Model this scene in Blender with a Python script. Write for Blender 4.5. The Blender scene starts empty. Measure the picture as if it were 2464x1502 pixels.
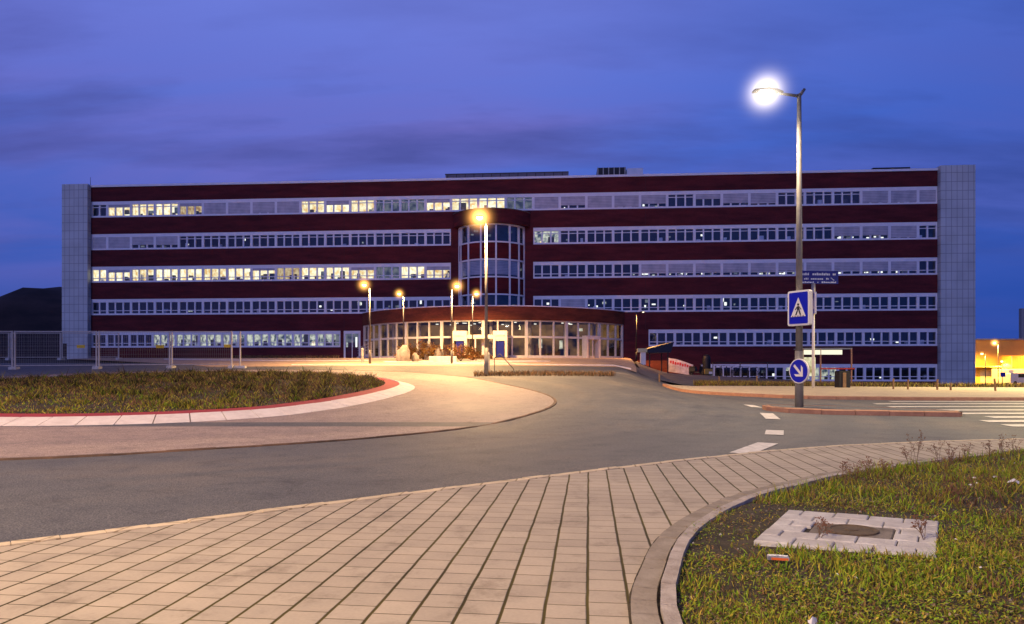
import bpy, bmesh, math, random
from mathutils import Vector, Matrix
R = random.Random(7)
sc = bpy.context.scene
col = sc.collection
PI = math.pi

# ------------------------------------------------------------------ helpers
def clamp(t, a=0.0, b=1.0): return max(a, min(b, t))
def ss(a, b, x):
    t = clamp((x - a) / (b - a)); return t * t * (3 - 2 * t)
def lerp(a, b, t): return a + (b - a) * t

CAM_H, FPX, HZ, UC = 1.1, 1643.0, 885.0, 1232.0

def hgt(x, y):
    """terrain height: rises to the entrance court, falls to the lower road on the right"""
    a = 0.045 * max(0.0, y - 13)
    if a > 1.7: a = 1.7 + 0.32 * (1 - math.exp(-(a - 1.7) / 0.3))
    x0 = clamp(2 + (y - 20) * 0.2, 2, 10)
    x1 = 8 + clamp((y - 30) / 30) * 5.5
    w = 1 - ss(x0, x1, x)
    r = ss(36, 50, y) * lerp(0.6, -0.8, clamp((x - 13) / 27)) - 1.4 * ss(74, 125, y)
    return w * a + (1 - w) * r

def gp(u, v):
    """the point of the terrain seen in direction (u, v) of the photograph"""
    y = 2.0
    while y < 140:
        z = CAM_H - (v - HZ) * y / FPX
        x = (u - UC) * y / FPX
        if z <= hgt(x, y): break
        y += 0.04
    return Vector((x, y, hgt(x, y)))

def at(u, y):
    """terrain point at depth y in the direction u of the photograph"""
    x = (u - UC) * y / FPX
    return Vector((x, y, hgt(x, y)))

def tag(o, label=None, cat=None, group=None, kind=None):
    if label: o['label'] = label
    if cat: o['category'] = cat
    if group: o['group'] = group
    if kind: o['kind'] = kind
    return o

def empty(name, loc=(0, 0, 0), rz=0.0, label=None, cat=None, group=None):
    o = bpy.data.objects.new(name, None); col.objects.link(o)
    o.empty_display_size = 0.2
    o.location = loc; o.rotation_euler = (0, 0, rz)
    return tag(o, label, cat, group)

def copy_tree(o, parent=None):
    c = o.copy(); col.objects.link(c)
    if parent is not None:
        c.parent = parent; c.matrix_parent_inverse = o.matrix_parent_inverse.copy()
    for ch in [k for k in bpy.data.objects if k.parent == o]:
        copy_tree(ch, c)
    return c

class MB:
    def __init__(s): s.v = []; s.f = []; s.m = []; s.c = None
    def quad(s, a, b, c, d, mi=0):
        n = len(s.v); s.v += [tuple(a), tuple(b), tuple(c), tuple(d)]; s.f.append((n, n+1, n+2, n+3)); s.m.append(mi)
    def poly(s, pts, mi=0):
        n = len(s.v); s.v += [tuple(p) for p in pts]; s.f.append(tuple(range(n, n + len(pts)))); s.m.append(mi)
    def box(s, lo, hi, mi=0, M=None):
        x0, y0, z0 = lo; x1, y1, z1 = hi
        P = [Vector(p) for p in ((x0,y0,z0),(x1,y0,z0),(x1,y1,z0),(x0,y1,z0),(x0,y0,z1),(x1,y0,z1),(x1,y1,z1),(x0,y1,z1))]
        if M is not None: P = [M @ p for p in P]
        n = len(s.v); s.v += [tuple(p) for p in P]
        for q in ((0,3,2,1),(4,5,6,7),(0,1,5,4),(1,2,6,5),(2,3,7,6),(3,0,4,7)):
            s.f.append(tuple(n + i for i in q)); s.m.append(mi)
    def bevbox(s, lo, hi, b=0.01, mi=0, M=None):
        x0, y0, z0 = lo; x1, y1, z1 = hi
        rings = [(0, z0), (0, z1 - b), (b, z1)]
        n = len(s.v)
        for (i, z) in rings:
            for (x, y) in ((x0+i, y0+i), (x1-i, y0+i), (x1-i, y1-i), (x0+i, y1-i)):
                p = Vector((x, y, z)); s.v.append(tuple(M @ p if M is not None else p))
        for r in range(2):
            for k in range(4):
                a = n + r*4 + k; bb = n + r*4 + (k+1) % 4
                s.f.append((a, bb, bb+4, a+4)); s.m.append(mi)
        s.f.append(tuple(n+8+k for k in range(4))); s.m.append(mi)
        s.f.append(tuple(n+3-k for k in range(4))); s.m.append(mi)
    def tube(s, p0, p1, r0, r1=None, n=8, mi=0, cap=True):
        p0 = Vector(p0); p1 = Vector(p1); r1 = r0 if r1 is None else r1
        d = (p1 - p0).normalized()
        a = d.cross(Vector((0, 0, 1)))
        if a.length < 1e-3: a = Vector((1, 0, 0))
        a.normalize(); b = d.cross(a)
        k = len(s.v)
        for (p, r) in ((p0, r0), (p1, r1)):
            for i in range(n):
                t = 2 * PI * i / n
                s.v.append(tuple(p + a * (r * math.cos(t)) + b * (r * math.sin(t))))
        for i in range(n):
            j = (i + 1) % n
            s.f.append((k+i, k+j, k+n+j, k+n+i)); s.m.append(mi)
        if cap:
            s.f.append(tuple(k + n - 1 - i for i in range(n))); s.m.append(mi)
            s.f.append(tuple(k + n + i for i in range(n))); s.m.append(mi)
    def path(s, pts, r, n=6, mi=0):
        for a, b in zip(pts[:-1], pts[1:]): s.tube(a, b, r, r, n, mi)
    def ring(s, c, ax, rad, r, n=24, mi=0):
        c = Vector(c); ax = Vector(ax).normalized()
        a = ax.cross(Vector((0, 0, 1)))
        if a.length < 1e-3: a = Vector((1, 0, 0))
        a.normalize(); b = ax.cross(a)
        P = [c + a * rad * math.cos(2*PI*i/n) + b * rad * math.sin(2*PI*i/n) for i in range(n + 1)]
        s.path(P, r, 5, mi)
    def lathe(s, c, prof, n=16, mi=0):
        c = Vector(c); k = len(s.v)
        for (r, z) in prof:
            for i in range(n):
                t = 2*PI*i/n; s.v.append((c.x + r*math.cos(t), c.y + r*math.sin(t), c.z + z))
        for q in range(len(prof) - 1):
            for i in range(n):
                j = (i+1) % n
                s.f.append((k+q*n+i, k+q*n+j, k+(q+1)*n+j, k+(q+1)*n+i)); s.m.append(mi)
        s.f.append(tuple(k + (len(prof)-1)*n + i for i in range(n))); s.m.append(mi)
        s.f.append(tuple(k + n - 1 - i for i in range(n))); s.m.append(mi)
    def arc(s, c, r0, r1, a0, a1, z0, z1, n=8, mi=0):
        """solid slice between two radii; angle 0 looks towards -y"""
        cx, cy = c
        P = lambda r, a, z: (cx + r*math.sin(a), cy - r*math.cos(a), z)
        for i in range(n):
            A = lerp(a0, a1, i/n); B = lerp(a0, a1, (i+1)/n)
            s.quad(P(r1,A,z0), P(r1,B,z0), P(r1,B,z1), P(r1,A,z1), mi)
            s.quad(P(r0,B,z0), P(r0,A,z0), P(r0,A,z1), P(r0,B,z1), mi)
            s.quad(P(r1,A,z1), P(r1,B,z1), P(r0,B,z1), P(r0,A,z1), mi)
            s.quad(P(r0,A,z0), P(r0,B,z0), P(r1,B,z0), P(r1,A,z0), mi)
        s.quad(P(r0,a0,z0), P(r1,a0,z0), P(r1,a0,z1), P(r0,a0,z1), mi)
        s.quad(P(r1,a1,z0), P(r0,a1,z0), P(r0,a1,z1), P(r1,a1,z1), mi)
    def arcface(s, c, r, a0, a1, z0, z1, n=8, mi=0):
        P = lambda a, z: (c[0] + r*math.sin(a), c[1] - r*math.cos(a), z)
        for i in range(n):
            A = lerp(a0, a1, i/n); B = lerp(a0, a1, (i+1)/n); s.quad(P(A,z0), P(B,z0), P(B,z1), P(A,z1), mi)
    def build(s, name, mats, parent=None, smooth=False, label=None, cat=None, group=None, kind=None, loc=None, rot=None):
        me = bpy.data.meshes.new(name); me.from_pydata(s.v, [], s.f)
        if not isinstance(mats, (list, tuple)): mats = [mats]
        for m in mats: me.materials.append(m)
        me.polygons.foreach_set('material_index', s.m)
        if smooth: me.polygons.foreach_set('use_smooth', [True] * len(s.f))
        if s.c is not None:
            at = me.color_attributes.new('Col', 'FLOAT_COLOR', 'POINT')
            flat = []
            for c in s.c: flat += [c[0], c[1], c[2], 1.0]
            at.data.foreach_set('color', flat)
        me.update()
        o = bpy.data.objects.new(name, me); col.objects.link(o)
        if parent is not None: o.parent = parent
        if loc is not None: o.location = loc
        if rot is not None: o.rotation_euler = rot
        return tag(o, label, cat, group, kind)

def spline(pts, closed=False, step=8):
    out = []; n = len(pts)
    for i in range(n if closed else n - 1):
        g = lambda k: pts[k % n] if closed else pts[max(0, min(n - 1, k))]
        p0, p1, p2, p3 = (Vector(g(i-1)), Vector(g(i)), Vector(g(i+1)), Vector(g(i+2)))
        for k in range(step):
            t = k / step
            out.append(0.5*((2*p1) + (p2-p0)*t + (2*p0-5*p1+4*p2-p3)*t*t + (3*p1-p0-3*p2+p3)*t*t*t))
    if not closed: out.append(Vector(pts[-1]))
    return out

def resample(P, d, closed=False):
    Q = list(P) + ([P[0]] if closed else [])
    L = [0]
    for a, b in zip(Q[:-1], Q[1:]): L.append(L[-1] + (b - a).length)
    n = max(1, round(L[-1] / d)); out = []; j = 0
    for i in range(n + (0 if closed else 1)):
        t = L[-1] * i / n
        while j < len(L) - 2 and L[j+1] < t: j += 1
        out.append(Q[j].lerp(Q[j+1], clamp((t - L[j]) / max(1e-9, L[j+1] - L[j]))))
    return out

def normals(P, closed=False):
    """left hand normals"""
    out = []; n = len(P)
    for i in range(n):
        a = P[(i-1) % n] if closed or i > 0 else P[i]
        b = P[(i+1) % n] if closed or i < n-1 else P[i]
        d = (b - a).normalized(); out.append(Vector((-d.y, d.x)))
    return out

def inside(x, y, P):
    r = False; j = len(P) - 1
    for i in range(len(P)):
        if (P[i][1] > y) != (P[j][1] > y) and x < (P[j][0]-P[i][0])*(y-P[i][1])/(P[j][1]-P[i][1]) + P[i][0]: r = not r
        j = i
    return r

def sheet(name, P, off, m, cell=1.0, kind='structure', hf=hgt):
    """a sheet in the outline P that follows the terrain"""
    bm = bmesh.new()
    vs = [bm.verts.new((p[0], p[1], 0)) for p in P]
    f = bm.faces.new(vs)
    bmesh.ops.triangulate(bm, faces=[f])
    xs = [p[0] for p in P]; ys = [p[1] for p in P]
    for ax, lo, hi in ((0, min(xs), max(xs)), (1, min(ys), max(ys))):
        k = math.ceil(lo / cell)
        while k * cell < hi:
            co = Vector((0, 0, 0)); co[ax] = k * cell; no = Vector((0, 0, 0)); no[ax] = 1
            bmesh.ops.bisect_plane(bm, geom=bm.verts[:] + bm.edges[:] + bm.faces[:], plane_co=co, plane_no=no)
            k += 1
    for v in bm.verts: v.co.z = hf(v.co.x, v.co.y) + off
    bmesh.ops.recalc_face_normals(bm, faces=bm.faces[:])
    if bm.faces and sum(f.normal.z for f in bm.faces) < 0: bmesh.ops.reverse_faces(bm, faces=bm.faces[:])
    me = bpy.data.meshes.new(name); bm.to_mesh(me); bm.free()
    me.materials.append(m)
    o = bpy.data.objects.new(name, me); col.objects.link(o)
    o['kind'] = kind
    return o

# ------------------------------------------------------------------ materials
def nt(name):
    m = bpy.data.materials.new(name); m.use_nodes = True
    t = m.node_tree; t.nodes.clear()
    out = t.nodes.new('ShaderNodeOutputMaterial')
    return m, t, out
def N(t, typ, **kw):
    n = t.nodes.new('ShaderNode' + typ)
    for k, v in kw.items():
        if k.startswith('i_'): n.inputs[k[2:].replace('_', ' ')].default_value = v
        else: setattr(n, k, v)
    return n
def ramp(t, stops):
    r = N(t, 'ValToRGB'); e = r.color_ramp.elements
    while len(e) < len(stops): e.new(0.5)
    for k, (p, c) in enumerate(stops):
        e[k].position = p; e[k].color = (c[0], c[1], c[2], 1)
    return r
def mat(name, c, rough=0.7, c2=None, scale=3.0, detail=6.0, bump=0.0, bscale=None, metal=0.0, spec=0.4, stretch=None, lo=0.35, hi=0.65):
    m, t, out = nt(name); L = t.links.new
    b = N(t, 'BsdfPrincipled'); b.inputs['Roughness'].default_value = rough; b.inputs['Metallic'].default_value = metal
    b.inputs['Specular IOR Level'].default_value = spec
    L(b.outputs[0], out.inputs[0])
    tc = N(t, 'TexCoord'); src = tc.outputs['Object']
    if stretch:
        mp = N(t, 'Mapping'); mp.inputs['Scale'].default_value = stretch; L(src, mp.inputs[0]); src = mp.outputs[0]
    c2 = c2 or tuple(k * 0.75 for k in c)
    n = N(t, 'TexNoise'); n.inputs['Scale'].default_value = scale; n.inputs['Detail'].default_value = detail; n.inputs['Roughness'].default_value = 0.65
    L(src, n.inputs['Vector'])
    r = ramp(t, [(lo, c2), (hi, c)]); L(n.outputs[0], r.inputs[0]); L(r.outputs[0], b.inputs['Base Color'])
    if bump:
        n2 = N(t, 'TexNoise'); n2.inputs['Scale'].default_value = bscale or scale * 6; n2.inputs['Detail'].default_value = 4
        L(src, n2.inputs['Vector'])
        bp = N(t, 'Bump'); bp.inputs['Strength'].default_value = bump; bp.inputs['Distance'].default_value = 0.02
        L(n2.outputs[0], bp.inputs['Height']); L(bp.outputs[0], b.inputs['Normal'])
    return m
def emit(name, c, s, c2=None, scale=2.0, sample=True):
    m, t, out = nt(name); L = t.links.new
    e = N(t, 'Emission'); e.inputs['Strength'].default_value = s; L(e.outputs[0], out.inputs[0])
    if c2:
        tc = N(t, 'TexCoord'); n = N(t, 'TexNoise'); n.inputs['Scale'].default_value = scale; n.inputs['Detail'].default_value = 3
        L(tc.outputs['Object'], n.inputs['Vector'])
        r = ramp(t, [(0.36, c2), (0.6, c)]); L(n.outputs[0], r.inputs[0]); L(r.outputs[0], e.inputs['Color'])
    else: e.inputs['Color'].default_value = (*c, 1)
    if not sample: m.cycles.emission_sampling = 'NONE'
    return m

def brick_mat(name, c1, c2, mortar, rot=0.0):
    m, t, out = nt(name); L = t.links.new
    b = N(t, 'BsdfPrincipled'); b.inputs['Roughness'].default_value = 0.85; L(b.outputs[0], out.inputs[0])
    b.inputs['Specular IOR Level'].default_value = 0.2
    tc = N(t, 'TexCoord'); mp = N(t, 'Mapping'); mp.inputs['Rotation'].default_value = (PI/2, 0, 0)
    L(tc.outputs['Object'], mp.inputs[0])
    br = N(t, 'TexBrick'); br.inputs['Scale'].default_value = 1.0
    br.inputs['Brick Width'].default_value = 0.25; br.inputs['Row Height'].default_value = 0.075; br.inputs['Mortar Size'].default_value = 0.008
    br.inputs['Color1'].default_value = (*c1, 1); br.inputs['Color2'].default_value = (*c2, 1); br.inputs['Mortar'].default_value = (*mortar, 1)
    L(mp.outputs[0], br.inputs['Vector'])
    n = N(t, 'TexNoise'); n.inputs['Scale'].default_value = 0.7; n.inputs['Detail'].default_value = 5
    mp2 = N(t, 'Mapping'); mp2.inputs['Scale'].default_value = (0.5, 1, 3); L(tc.outputs['Object'], mp2.inputs[0]); L(mp2.outputs[0], n.inputs['Vector'])
    r = ramp(t, [(0.3, (0.62, 0.66, 0.70)), (0.7, (1.35, 1.2, 1.15))]); L(n.outputs[0], r.inputs[0])
    mx = N(t, 'MixRGB', blend_type='MULTIPLY'); mx.inputs[0].default_value = 1; L(br.outputs[0], mx.inputs[1]); L(r.outputs[0], mx.inputs[2])
    L(mx.outputs[0], b.inputs['Base Color'])
    return m

def paver_mat(name, w, l, angle, c, c2, joint, jw, jl, bump=0.35, moss=None):
    """staggered blocks in long straight rows: wide joints along the rows, fine joints across"""
    m, t, out = nt(name); L = t.links.new
    b = N(t, 'BsdfPrincipled'); b.inputs['Roughness'].default_value = 0.8; b.inputs['Specular IOR Level'].default_value = 0.25
    L(b.outputs[0], out.inputs[0])
    tc = N(t, 'TexCoord'); mp = N(t, 'Mapping'); mp.inputs['Rotation'].default_value = (0, 0, angle)
    L(tc.outputs['Object'], mp.inputs[0])
    wb = N(t, 'TexNoise'); wb.inputs['Scale'].default_value = 3.0; wb.inputs['Detail'].default_value = 2; L(mp.outputs[0], wb.inputs['Vector'])
    wa = N(t, 'VectorMath', operation='MULTIPLY_ADD'); L(wb.outputs['Color'], wa.inputs[0]); wa.inputs[1].default_value = (0.012, 0.012, 0); L(mp.outputs[0], wa.inputs[2])
    sp = N(t, 'SeparateXYZ'); L(wa.outputs[0], sp.inputs[0])
    def M(op, a, bb=None, cc=None):
        n = N(t, 'Math', operation=op)
        for i, q in enumerate((a, bb, cc)):
            if q is None: continue
            if isinstance(q, (int, float)): n.inputs[i].default_value = q
            else: L(q, n.inputs[i])
        return n.outputs[0]
    u = M('DIVIDE', sp.outputs[0], w); ui = M('FLOOR', u); uf = M('SUBTRACT', u, ui)
    rn = N(t, 'TexWhiteNoise', noise_dimensions='1D'); L(ui, rn.inputs['W'])
    v = M('ADD', M('DIVIDE', sp.outputs[1], l), M('MULTIPLY_ADD', M('MODULO', ui, 2.0), 0.5, M('MULTIPLY', rn.outputs['Value'], 0.5))); vi = M('FLOOR', v); vf = M('SUBTRACT', v, vi)
    du = M('MULTIPLY', M('MINIMUM', uf, M('SUBTRACT', 1.0, uf)), w)
    dv = M('MULTIPLY', M('MINIMUM', vf, M('SUBTRACT', 1.0, vf)), l)
    def sm(x, e0, e1):
        n = N(t, 'MapRange', interpolation_type='SMOOTHSTEP'); L(x, n.inputs['Value'])
        n.inputs['From Min'].default_value = e0; n.inputs['From Max'].default_value = e1; n.inputs['To Min'].default_value = 0; n.inputs['To Max'].default_value = 1
        return n.outputs['Result']
    mask = M('MULTIPLY', sm(du, jw*0.4, jw), sm(dv, jl*0.4, jl))
    cb = N(t, 'CombineXYZ'); L(ui, cb.inputs[0]); L(vi, cb.inputs[1])
    wn = N(t, 'TexWhiteNoise', noise_dimensions='3D'); L(cb.outputs[0], wn.inputs['Vector'])
    ns = N(t, 'TexNoise'); ns.inputs['Scale'].default_value = 0.9; ns.inputs['Detail'].default_value = 6; L(tc.outputs['Object'], ns.inputs['Vector'])
    ns2 = N(t, 'TexNoise'); ns2.inputs['Scale'].default_value = 60; ns2.inputs['Detail'].default_value = 3; L(tc.outputs['Object'], ns2.inputs['Vector'])
    tone = M('ADD', M('MULTIPLY', wn.outputs['Value'], 0.30), M('ADD', M('MULTIPLY', ns.outputs[0], 0.85), M('MULTIPLY', ns2.outputs[0], 0.4)))
    r = ramp(t, [(0.35, c2), (1.0, c)]); L(tone, r.inputs[0])
    jn = ramp(t, [(0.3, joint), (0.7, moss or tuple(k*1.6 for k in joint))]); L(ns.outputs[0], jn.inputs[0])
    mx = N(t, 'MixRGB'); L(mask, mx.inputs[0]); L(jn.outputs[0], mx.inputs[1]); L(r.outputs[0], mx.inputs[2])
    st = N(t, 'TexNoise'); st.inputs['Scale'].default_value = 2.6; st.inputs['Detail'].default_value = 8; st.inputs['Roughness'].default_value = 0.75; L(tc.outputs['Object'], st.inputs['Vector'])
    rs = ramp(t, [(0.30, (0.66, 0.64, 0.62)), (0.46, (1, 1, 1)), (0.72, (1.14, 1.12, 1.10))]); L(st.outputs[0], rs.inputs[0])
    m3 = N(t, 'MixRGB', blend_type='MULTIPLY'); m3.inputs[0].default_value = 1; L(mx.outputs[0], m3.inputs[1]); L(rs.outputs[0], m3.inputs[2])
    L(m3.outputs[0], b.inputs['Base Color'])
    h = M('ADD', mask, M('MULTIPLY', ns2.outputs[0], 0.15))
    h = M('ADD', h, M('MULTIPLY', wn.outputs['Value'], 0.25))
    bp = N(t, 'Bump'); bp.inputs['Strength'].default_value = bump; bp.inputs['Distance'].default_value = 0.012
    L(h, bp.inputs['Height']); L(bp.outputs[0], b.inputs['Normal'])
    return m

def glass_mat(name, tint=(0.75, 0.82, 0.9), fac=0.11):
    m, t, out = nt(name); L = t.links.new
    tr = N(t, 'BsdfTransparent'); tr.inputs[0].default_value = (*tint, 1)
    gl = N(t, 'BsdfGlossy'); gl.inputs['Roughness'].default_value = 0.03; gl.inputs[0].default_value = (1, 1, 1, 1)
    lw = N(t, 'LayerWeight'); lw.inputs['Blend'].default_value = 0.5
    pw = N(t, 'Math', operation='POWER'); L(lw.outputs['Facing'], pw.inputs[0]); pw.inputs[1].default_value = 4.0
    ma = N(t, 'Math', operation='MULTIPLY_ADD', use_clamp=True); L(pw.outputs[0], ma.inputs[0]); ma.inputs[1].default_value = 0.85; ma.inputs[2].default_value = fac
    tc = N(t, 'TexCoord'); n = N(t, 'TexNoise'); n.inputs['Scale'].default_value = 0.8; L(tc.outputs['Object'], n.inputs['Vector'])
    bp = N(t, 'Bump'); bp.inputs['Strength'].default_value = 0.05; bp.inputs['Distance'].default_value = 0.05; L(n.outputs[0], bp.inputs['Height']); L(bp.outputs[0], gl.inputs['Normal'])
    mx = N(t, 'MixShader'); L(ma.outputs[0], mx.inputs[0]); L(tr.outputs[0], mx.inputs[1]); L(gl.outputs[0], mx.inputs[2]); L(mx.outputs[0], out.inputs[0])
    return m

def leaf_mat(name, rough=0.7):
    m, t, out = nt(name); L = t.links.new
    b = N(t, 'BsdfPrincipled'); b.inputs['Roughness'].default_value = rough; b.inputs['Specular IOR Level'].default_value = 0.2
    a = N(t, 'Attribute'); a.attribute_name = 'Col'; L(a.outputs['Color'], b.inputs['Base Color'])
    tl = N(t, 'BsdfTranslucent'); L(a.outputs['Color'], tl.inputs[0])
    mx = N(t, 'MixShader'); mx.inputs[0].default_value = 0.25; L(b.outputs[0], mx.inputs[1]); L(tl.outputs[0], mx.inputs[2]); L(mx.outputs[0], out.inputs[0])
    return m

def halo_mat(name, c, s, p=3.0):
    """glare round a lamp, built as an added glowing ball that fades outwards"""
    m, t, out = nt(name); L = t.links.new
    tc = N(t, 'TexCoord'); ln = N(t, 'VectorMath', operation='LENGTH'); L(tc.outputs['Object'], ln.inputs[0])
    a = N(t, 'Math', operation='SUBTRACT', use_clamp=True); a.inputs[0].default_value = 1.0; L(ln.outputs['Value'], a.inputs[1])
    pw = N(t, 'Math', operation='POWER'); L(a.outputs[0], pw.inputs[0]); pw.inputs[1].default_value = p
    mu = N(t, 'Math', operation='MULTIPLY'); L(pw.outputs[0], mu.inputs[0]); mu.inputs[1].default_value = s
    e = N(t, 'Emission'); e.inputs['Color'].default_value = (*c, 1); L(mu.outputs[0], e.inputs['Strength'])
    L(e.outputs[0], out.inputs['Volume'])
    return m

def asphalt_mat(name, c, c2, warm):
    m, t, out = nt(name); L = t.links.new
    b = N(t, 'BsdfPrincipled'); b.inputs['Specular IOR Level'].default_value = 0.35
    L(b.outputs[0], out.inputs[0])
    tc = N(t, 'TexCoord')
    n = N(t, 'TexNoise'); n.inputs['Scale'].default_value = 0.35; n.inputs['Detail'].default_value = 7; n.inputs['Roughness'].default_value = 0.6; L(tc.outputs['Object'], n.inputs['Vector'])
    g = N(t, 'TexNoise'); g.inputs['Scale'].default_value = 90; g.inputs['Detail'].default_value = 3; L(tc.outputs['Object'], g.inputs['Vector'])
    v = N(t, 'TexVoronoi'); v.inputs['Scale'].default_value = 55; L(tc.outputs['Object'], v.inputs['Vector'])
    g2 = N(t, 'TexNoise'); g2.inputs['Scale'].default_value = 28; g2.inputs['Detail'].default_value = 4; g2.inputs['Roughness'].default_value = 0.8; L(tc.outputs['Object'], g2.inputs['Vector'])
    # wear rings round the island
    mp = N(t, 'Mapping'); mp.inputs['Location'].default_value = (10.5, -21, 0); L(tc.outputs['Object'], mp.inputs[0])
    cm = N(t, 'VectorMath', operation='MULTIPLY'); L(mp.outputs[0], cm.inputs[0]); cm.inputs[1].default_value = (1, 1, 0)
    ln = N(t, 'VectorMath', operation='LENGTH'); L(cm.outputs[0], ln.inputs[0])
    cb = N(t, 'CombineXYZ'); L(ln.outputs['Value'], cb.inputs[0])
    n3 = N(t, 'TexNoise'); n3.inputs['Scale'].default_value = 0.9; n3.inputs['Detail'].default_value = 4; L(cb.outputs[0], n3.inputs['Vector'])
    ad = N(t, 'Math', operation='ADD'); L(n.outputs[0], ad.inputs[0]); L(n3.outputs[0], ad.inputs[1])
    r = ramp(t, [(0.40, c2), (0.5, c), (0.60, warm)]);
    hf = N(t, 'Math', operation='MULTIPLY'); L(ad.outputs[0], hf.inputs[0]); hf.inputs[1].default_value = 0.5; L(hf.outputs[0], r.inputs[0])
    r2 = ramp(t, [(0.3, (0.42, 0.42, 0.42)), (0.7, (1.6, 1.6, 1.6))]); L(g.outputs[0], r2.inputs[0])
    mx = N(t, 'MixRGB', blend_type='MULTIPLY'); mx.inputs[0].default_value = 1; L(r.outputs[0], mx.inputs[1]); L(r2.outputs[0], mx.inputs[2])
    vc = N(t, 'TexVoronoi', feature='DISTANCE_TO_EDGE'); vc.inputs['Scale'].default_value = 0.22
    wv = N(t, 'TexNoise'); wv.inputs['Scale'].default_value = 1.6; wv.inputs['Detail'].default_value = 5; L(tc.outputs['Object'], wv.inputs['Vector'])
    wm = N(t, 'VectorMath', operation='MULTIPLY_ADD'); L(wv.outputs['Color'], wm.inputs[0]); wm.inputs[1].default_value = (1.2, 1.2, 0); L(tc.outputs['Object'], wm.inputs[2]); L(wm.outputs[0], vc.inputs['Vector'])
    rc = ramp(t, [(0.0, (0.78, 0.78, 0.78)), (0.003, (1, 1, 1))]); L(vc.outputs['Distance'], rc.inputs[0])
    st = N(t, 'TexNoise'); st.inputs['Scale'].default_value = 2.2; st.inputs['Detail'].default_value = 6; st.inputs['Roughness'].default_value = 0.7; L(tc.outputs['Object'], st.inputs['Vector'])
    rs = ramp(t, [(0.30, (0.70, 0.70, 0.72)), (0.48, (1, 1, 1)), (0.7, (1.12, 1.1, 1.08))]); L(st.outputs[0], rs.inputs[0])
    m2 = N(t, 'MixRGB', blend_type='MULTIPLY'); m2.inputs[0].default_value = 1; L(mx.outputs[0], m2.inputs[1]); L(rc.outputs[0], m2.inputs[2])
    m3 = N(t, 'MixRGB', blend_type='MULTIPLY'); m3.inputs[0].default_value = 1; L(m2.outputs[0], m3.inputs[1]); L(rs.outputs[0], m3.inputs[2])
    rg = ramp(t, [(0.35, (0.68, 0.68, 0.68)), (0.65, (1.32, 1.32, 1.32))]); L(g2.outputs[0], rg.inputs[0])
    m4 = N(t, 'MixRGB', blend_type='MULTIPLY'); m4.inputs[0].default_value = 1; L(m3.outputs[0], m4.inputs[1]); L(rg.outputs[0], m4.inputs[2])
    L(m4.outputs[0], b.inputs['Base Color'])
    rr = N(t, 'MapRange'); L(n.outputs[0], rr.inputs['Value']); rr.inputs['To Min'].default_value = 0.55; rr.inputs['To Max'].default_value = 0.85; L(rr.outputs[0], b.inputs['Roughness'])
    bp = N(t, 'Bump'); bp.inputs['Strength'].default_value = 0.5; bp.inputs['Distance'].default_value = 0.008; L(v.outputs['Distance'], bp.inputs['Height']); L(bp.outputs[0], b.inputs['Normal'])
    return m

def tile_mat(name, c, line):
    """cladding panels with fine dark joints"""
    m, t, out = nt(name); L = t.links.new
    b = N(t, 'BsdfPrincipled'); b.inputs['Roughness'].default_value = 0.45; L(b.outputs[0], out.inputs[0])
    tc = N(t, 'TexCoord'); sp = N(t, 'SeparateXYZ'); L(tc.outputs['Object'], sp.inputs[0])
    ad = N(t, 'Math', operation='ADD'); L(sp.outputs[0], ad.inputs[0]); L(sp.outputs[1], ad.inputs[1])
    cb = N(t, 'CombineXYZ'); L(ad.outputs[0], cb.inputs[0]); L(sp.outputs[2], cb.inputs[1])
    br = N(t, 'TexBrick'); br.offset = 0.0
    br.inputs['Scale'].default_value = 1; br.inputs['Brick Width'].default_value = 0.52; br.inputs['Row Height'].default_value = 0.875; br.inputs['Mortar Size'].default_value = 0.026
    br.inputs['Color1'].default_value = (*c, 1); br.inputs['Color2'].default_value = tuple(k*0.93 for k in c) + (1,); br.inputs['Mortar'].default_value = (*line, 1)
    L(cb.outputs[0], br.inputs['Vector'])
    n = N(t, 'TexNoise'); n.inputs['Scale'].default_value = 0.5; L(tc.outputs['Object'], n.inputs['Vector'])
    r = ramp(t, [(0.3, (0.85, 0.85, 0.85)), (0.7, (1.05, 1.05, 1.05))]); L(n.outputs[0], r.inputs[0])
    mx = N(t, 'MixRGB', blend_type='MULTIPLY'); mx.inputs[0].default_value = 1; L(br.outputs[0], mx.inputs[1]); L(r.outputs[0], mx.inputs[2]); L(mx.outputs[0], b.inputs['Base Color'])
    return m

def blind_mat(name, c):
    m, t, out = nt(name); L = t.links.new
    b = N(t, 'BsdfPrincipled'); b.inputs['Roughness'].default_value = 0.5; L(b.outputs[0], out.inputs[0])
    tc = N(t, 'TexCoord'); w = N(t, 'TexWave', bands_direction='Z'); w.inputs['Scale'].default_value = 2.0; w.inputs['Distortion'].default_value = 0.3; L(tc.outputs['Object'], w.inputs['Vector'])
    n = N(t, 'TexNoise'); n.inputs['Scale'].default_value = 1.3; L(tc.outputs['Object'], n.inputs['Vector'])
    r = ramp(t, [(0.0, tuple(k*0.62 for k in c)), (0.6, c)]); L(w.outputs[0], r.inputs[0])
    r2 = ramp(t, [(0.3, (0.7, 0.72, 0.75)), (0.7, (1.1, 1.05, 1.05))]); L(n.outputs[0], r2.inputs[0])
    mx = N(t, 'MixRGB', blend_type='MULTIPLY'); mx.inputs[0].default_value = 1; L(r.outputs[0], mx.inputs[1]); L(r2.outputs[0], mx.inputs[2]); L(mx.outputs[0], b.inputs['Base Color'])
    return m

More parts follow.
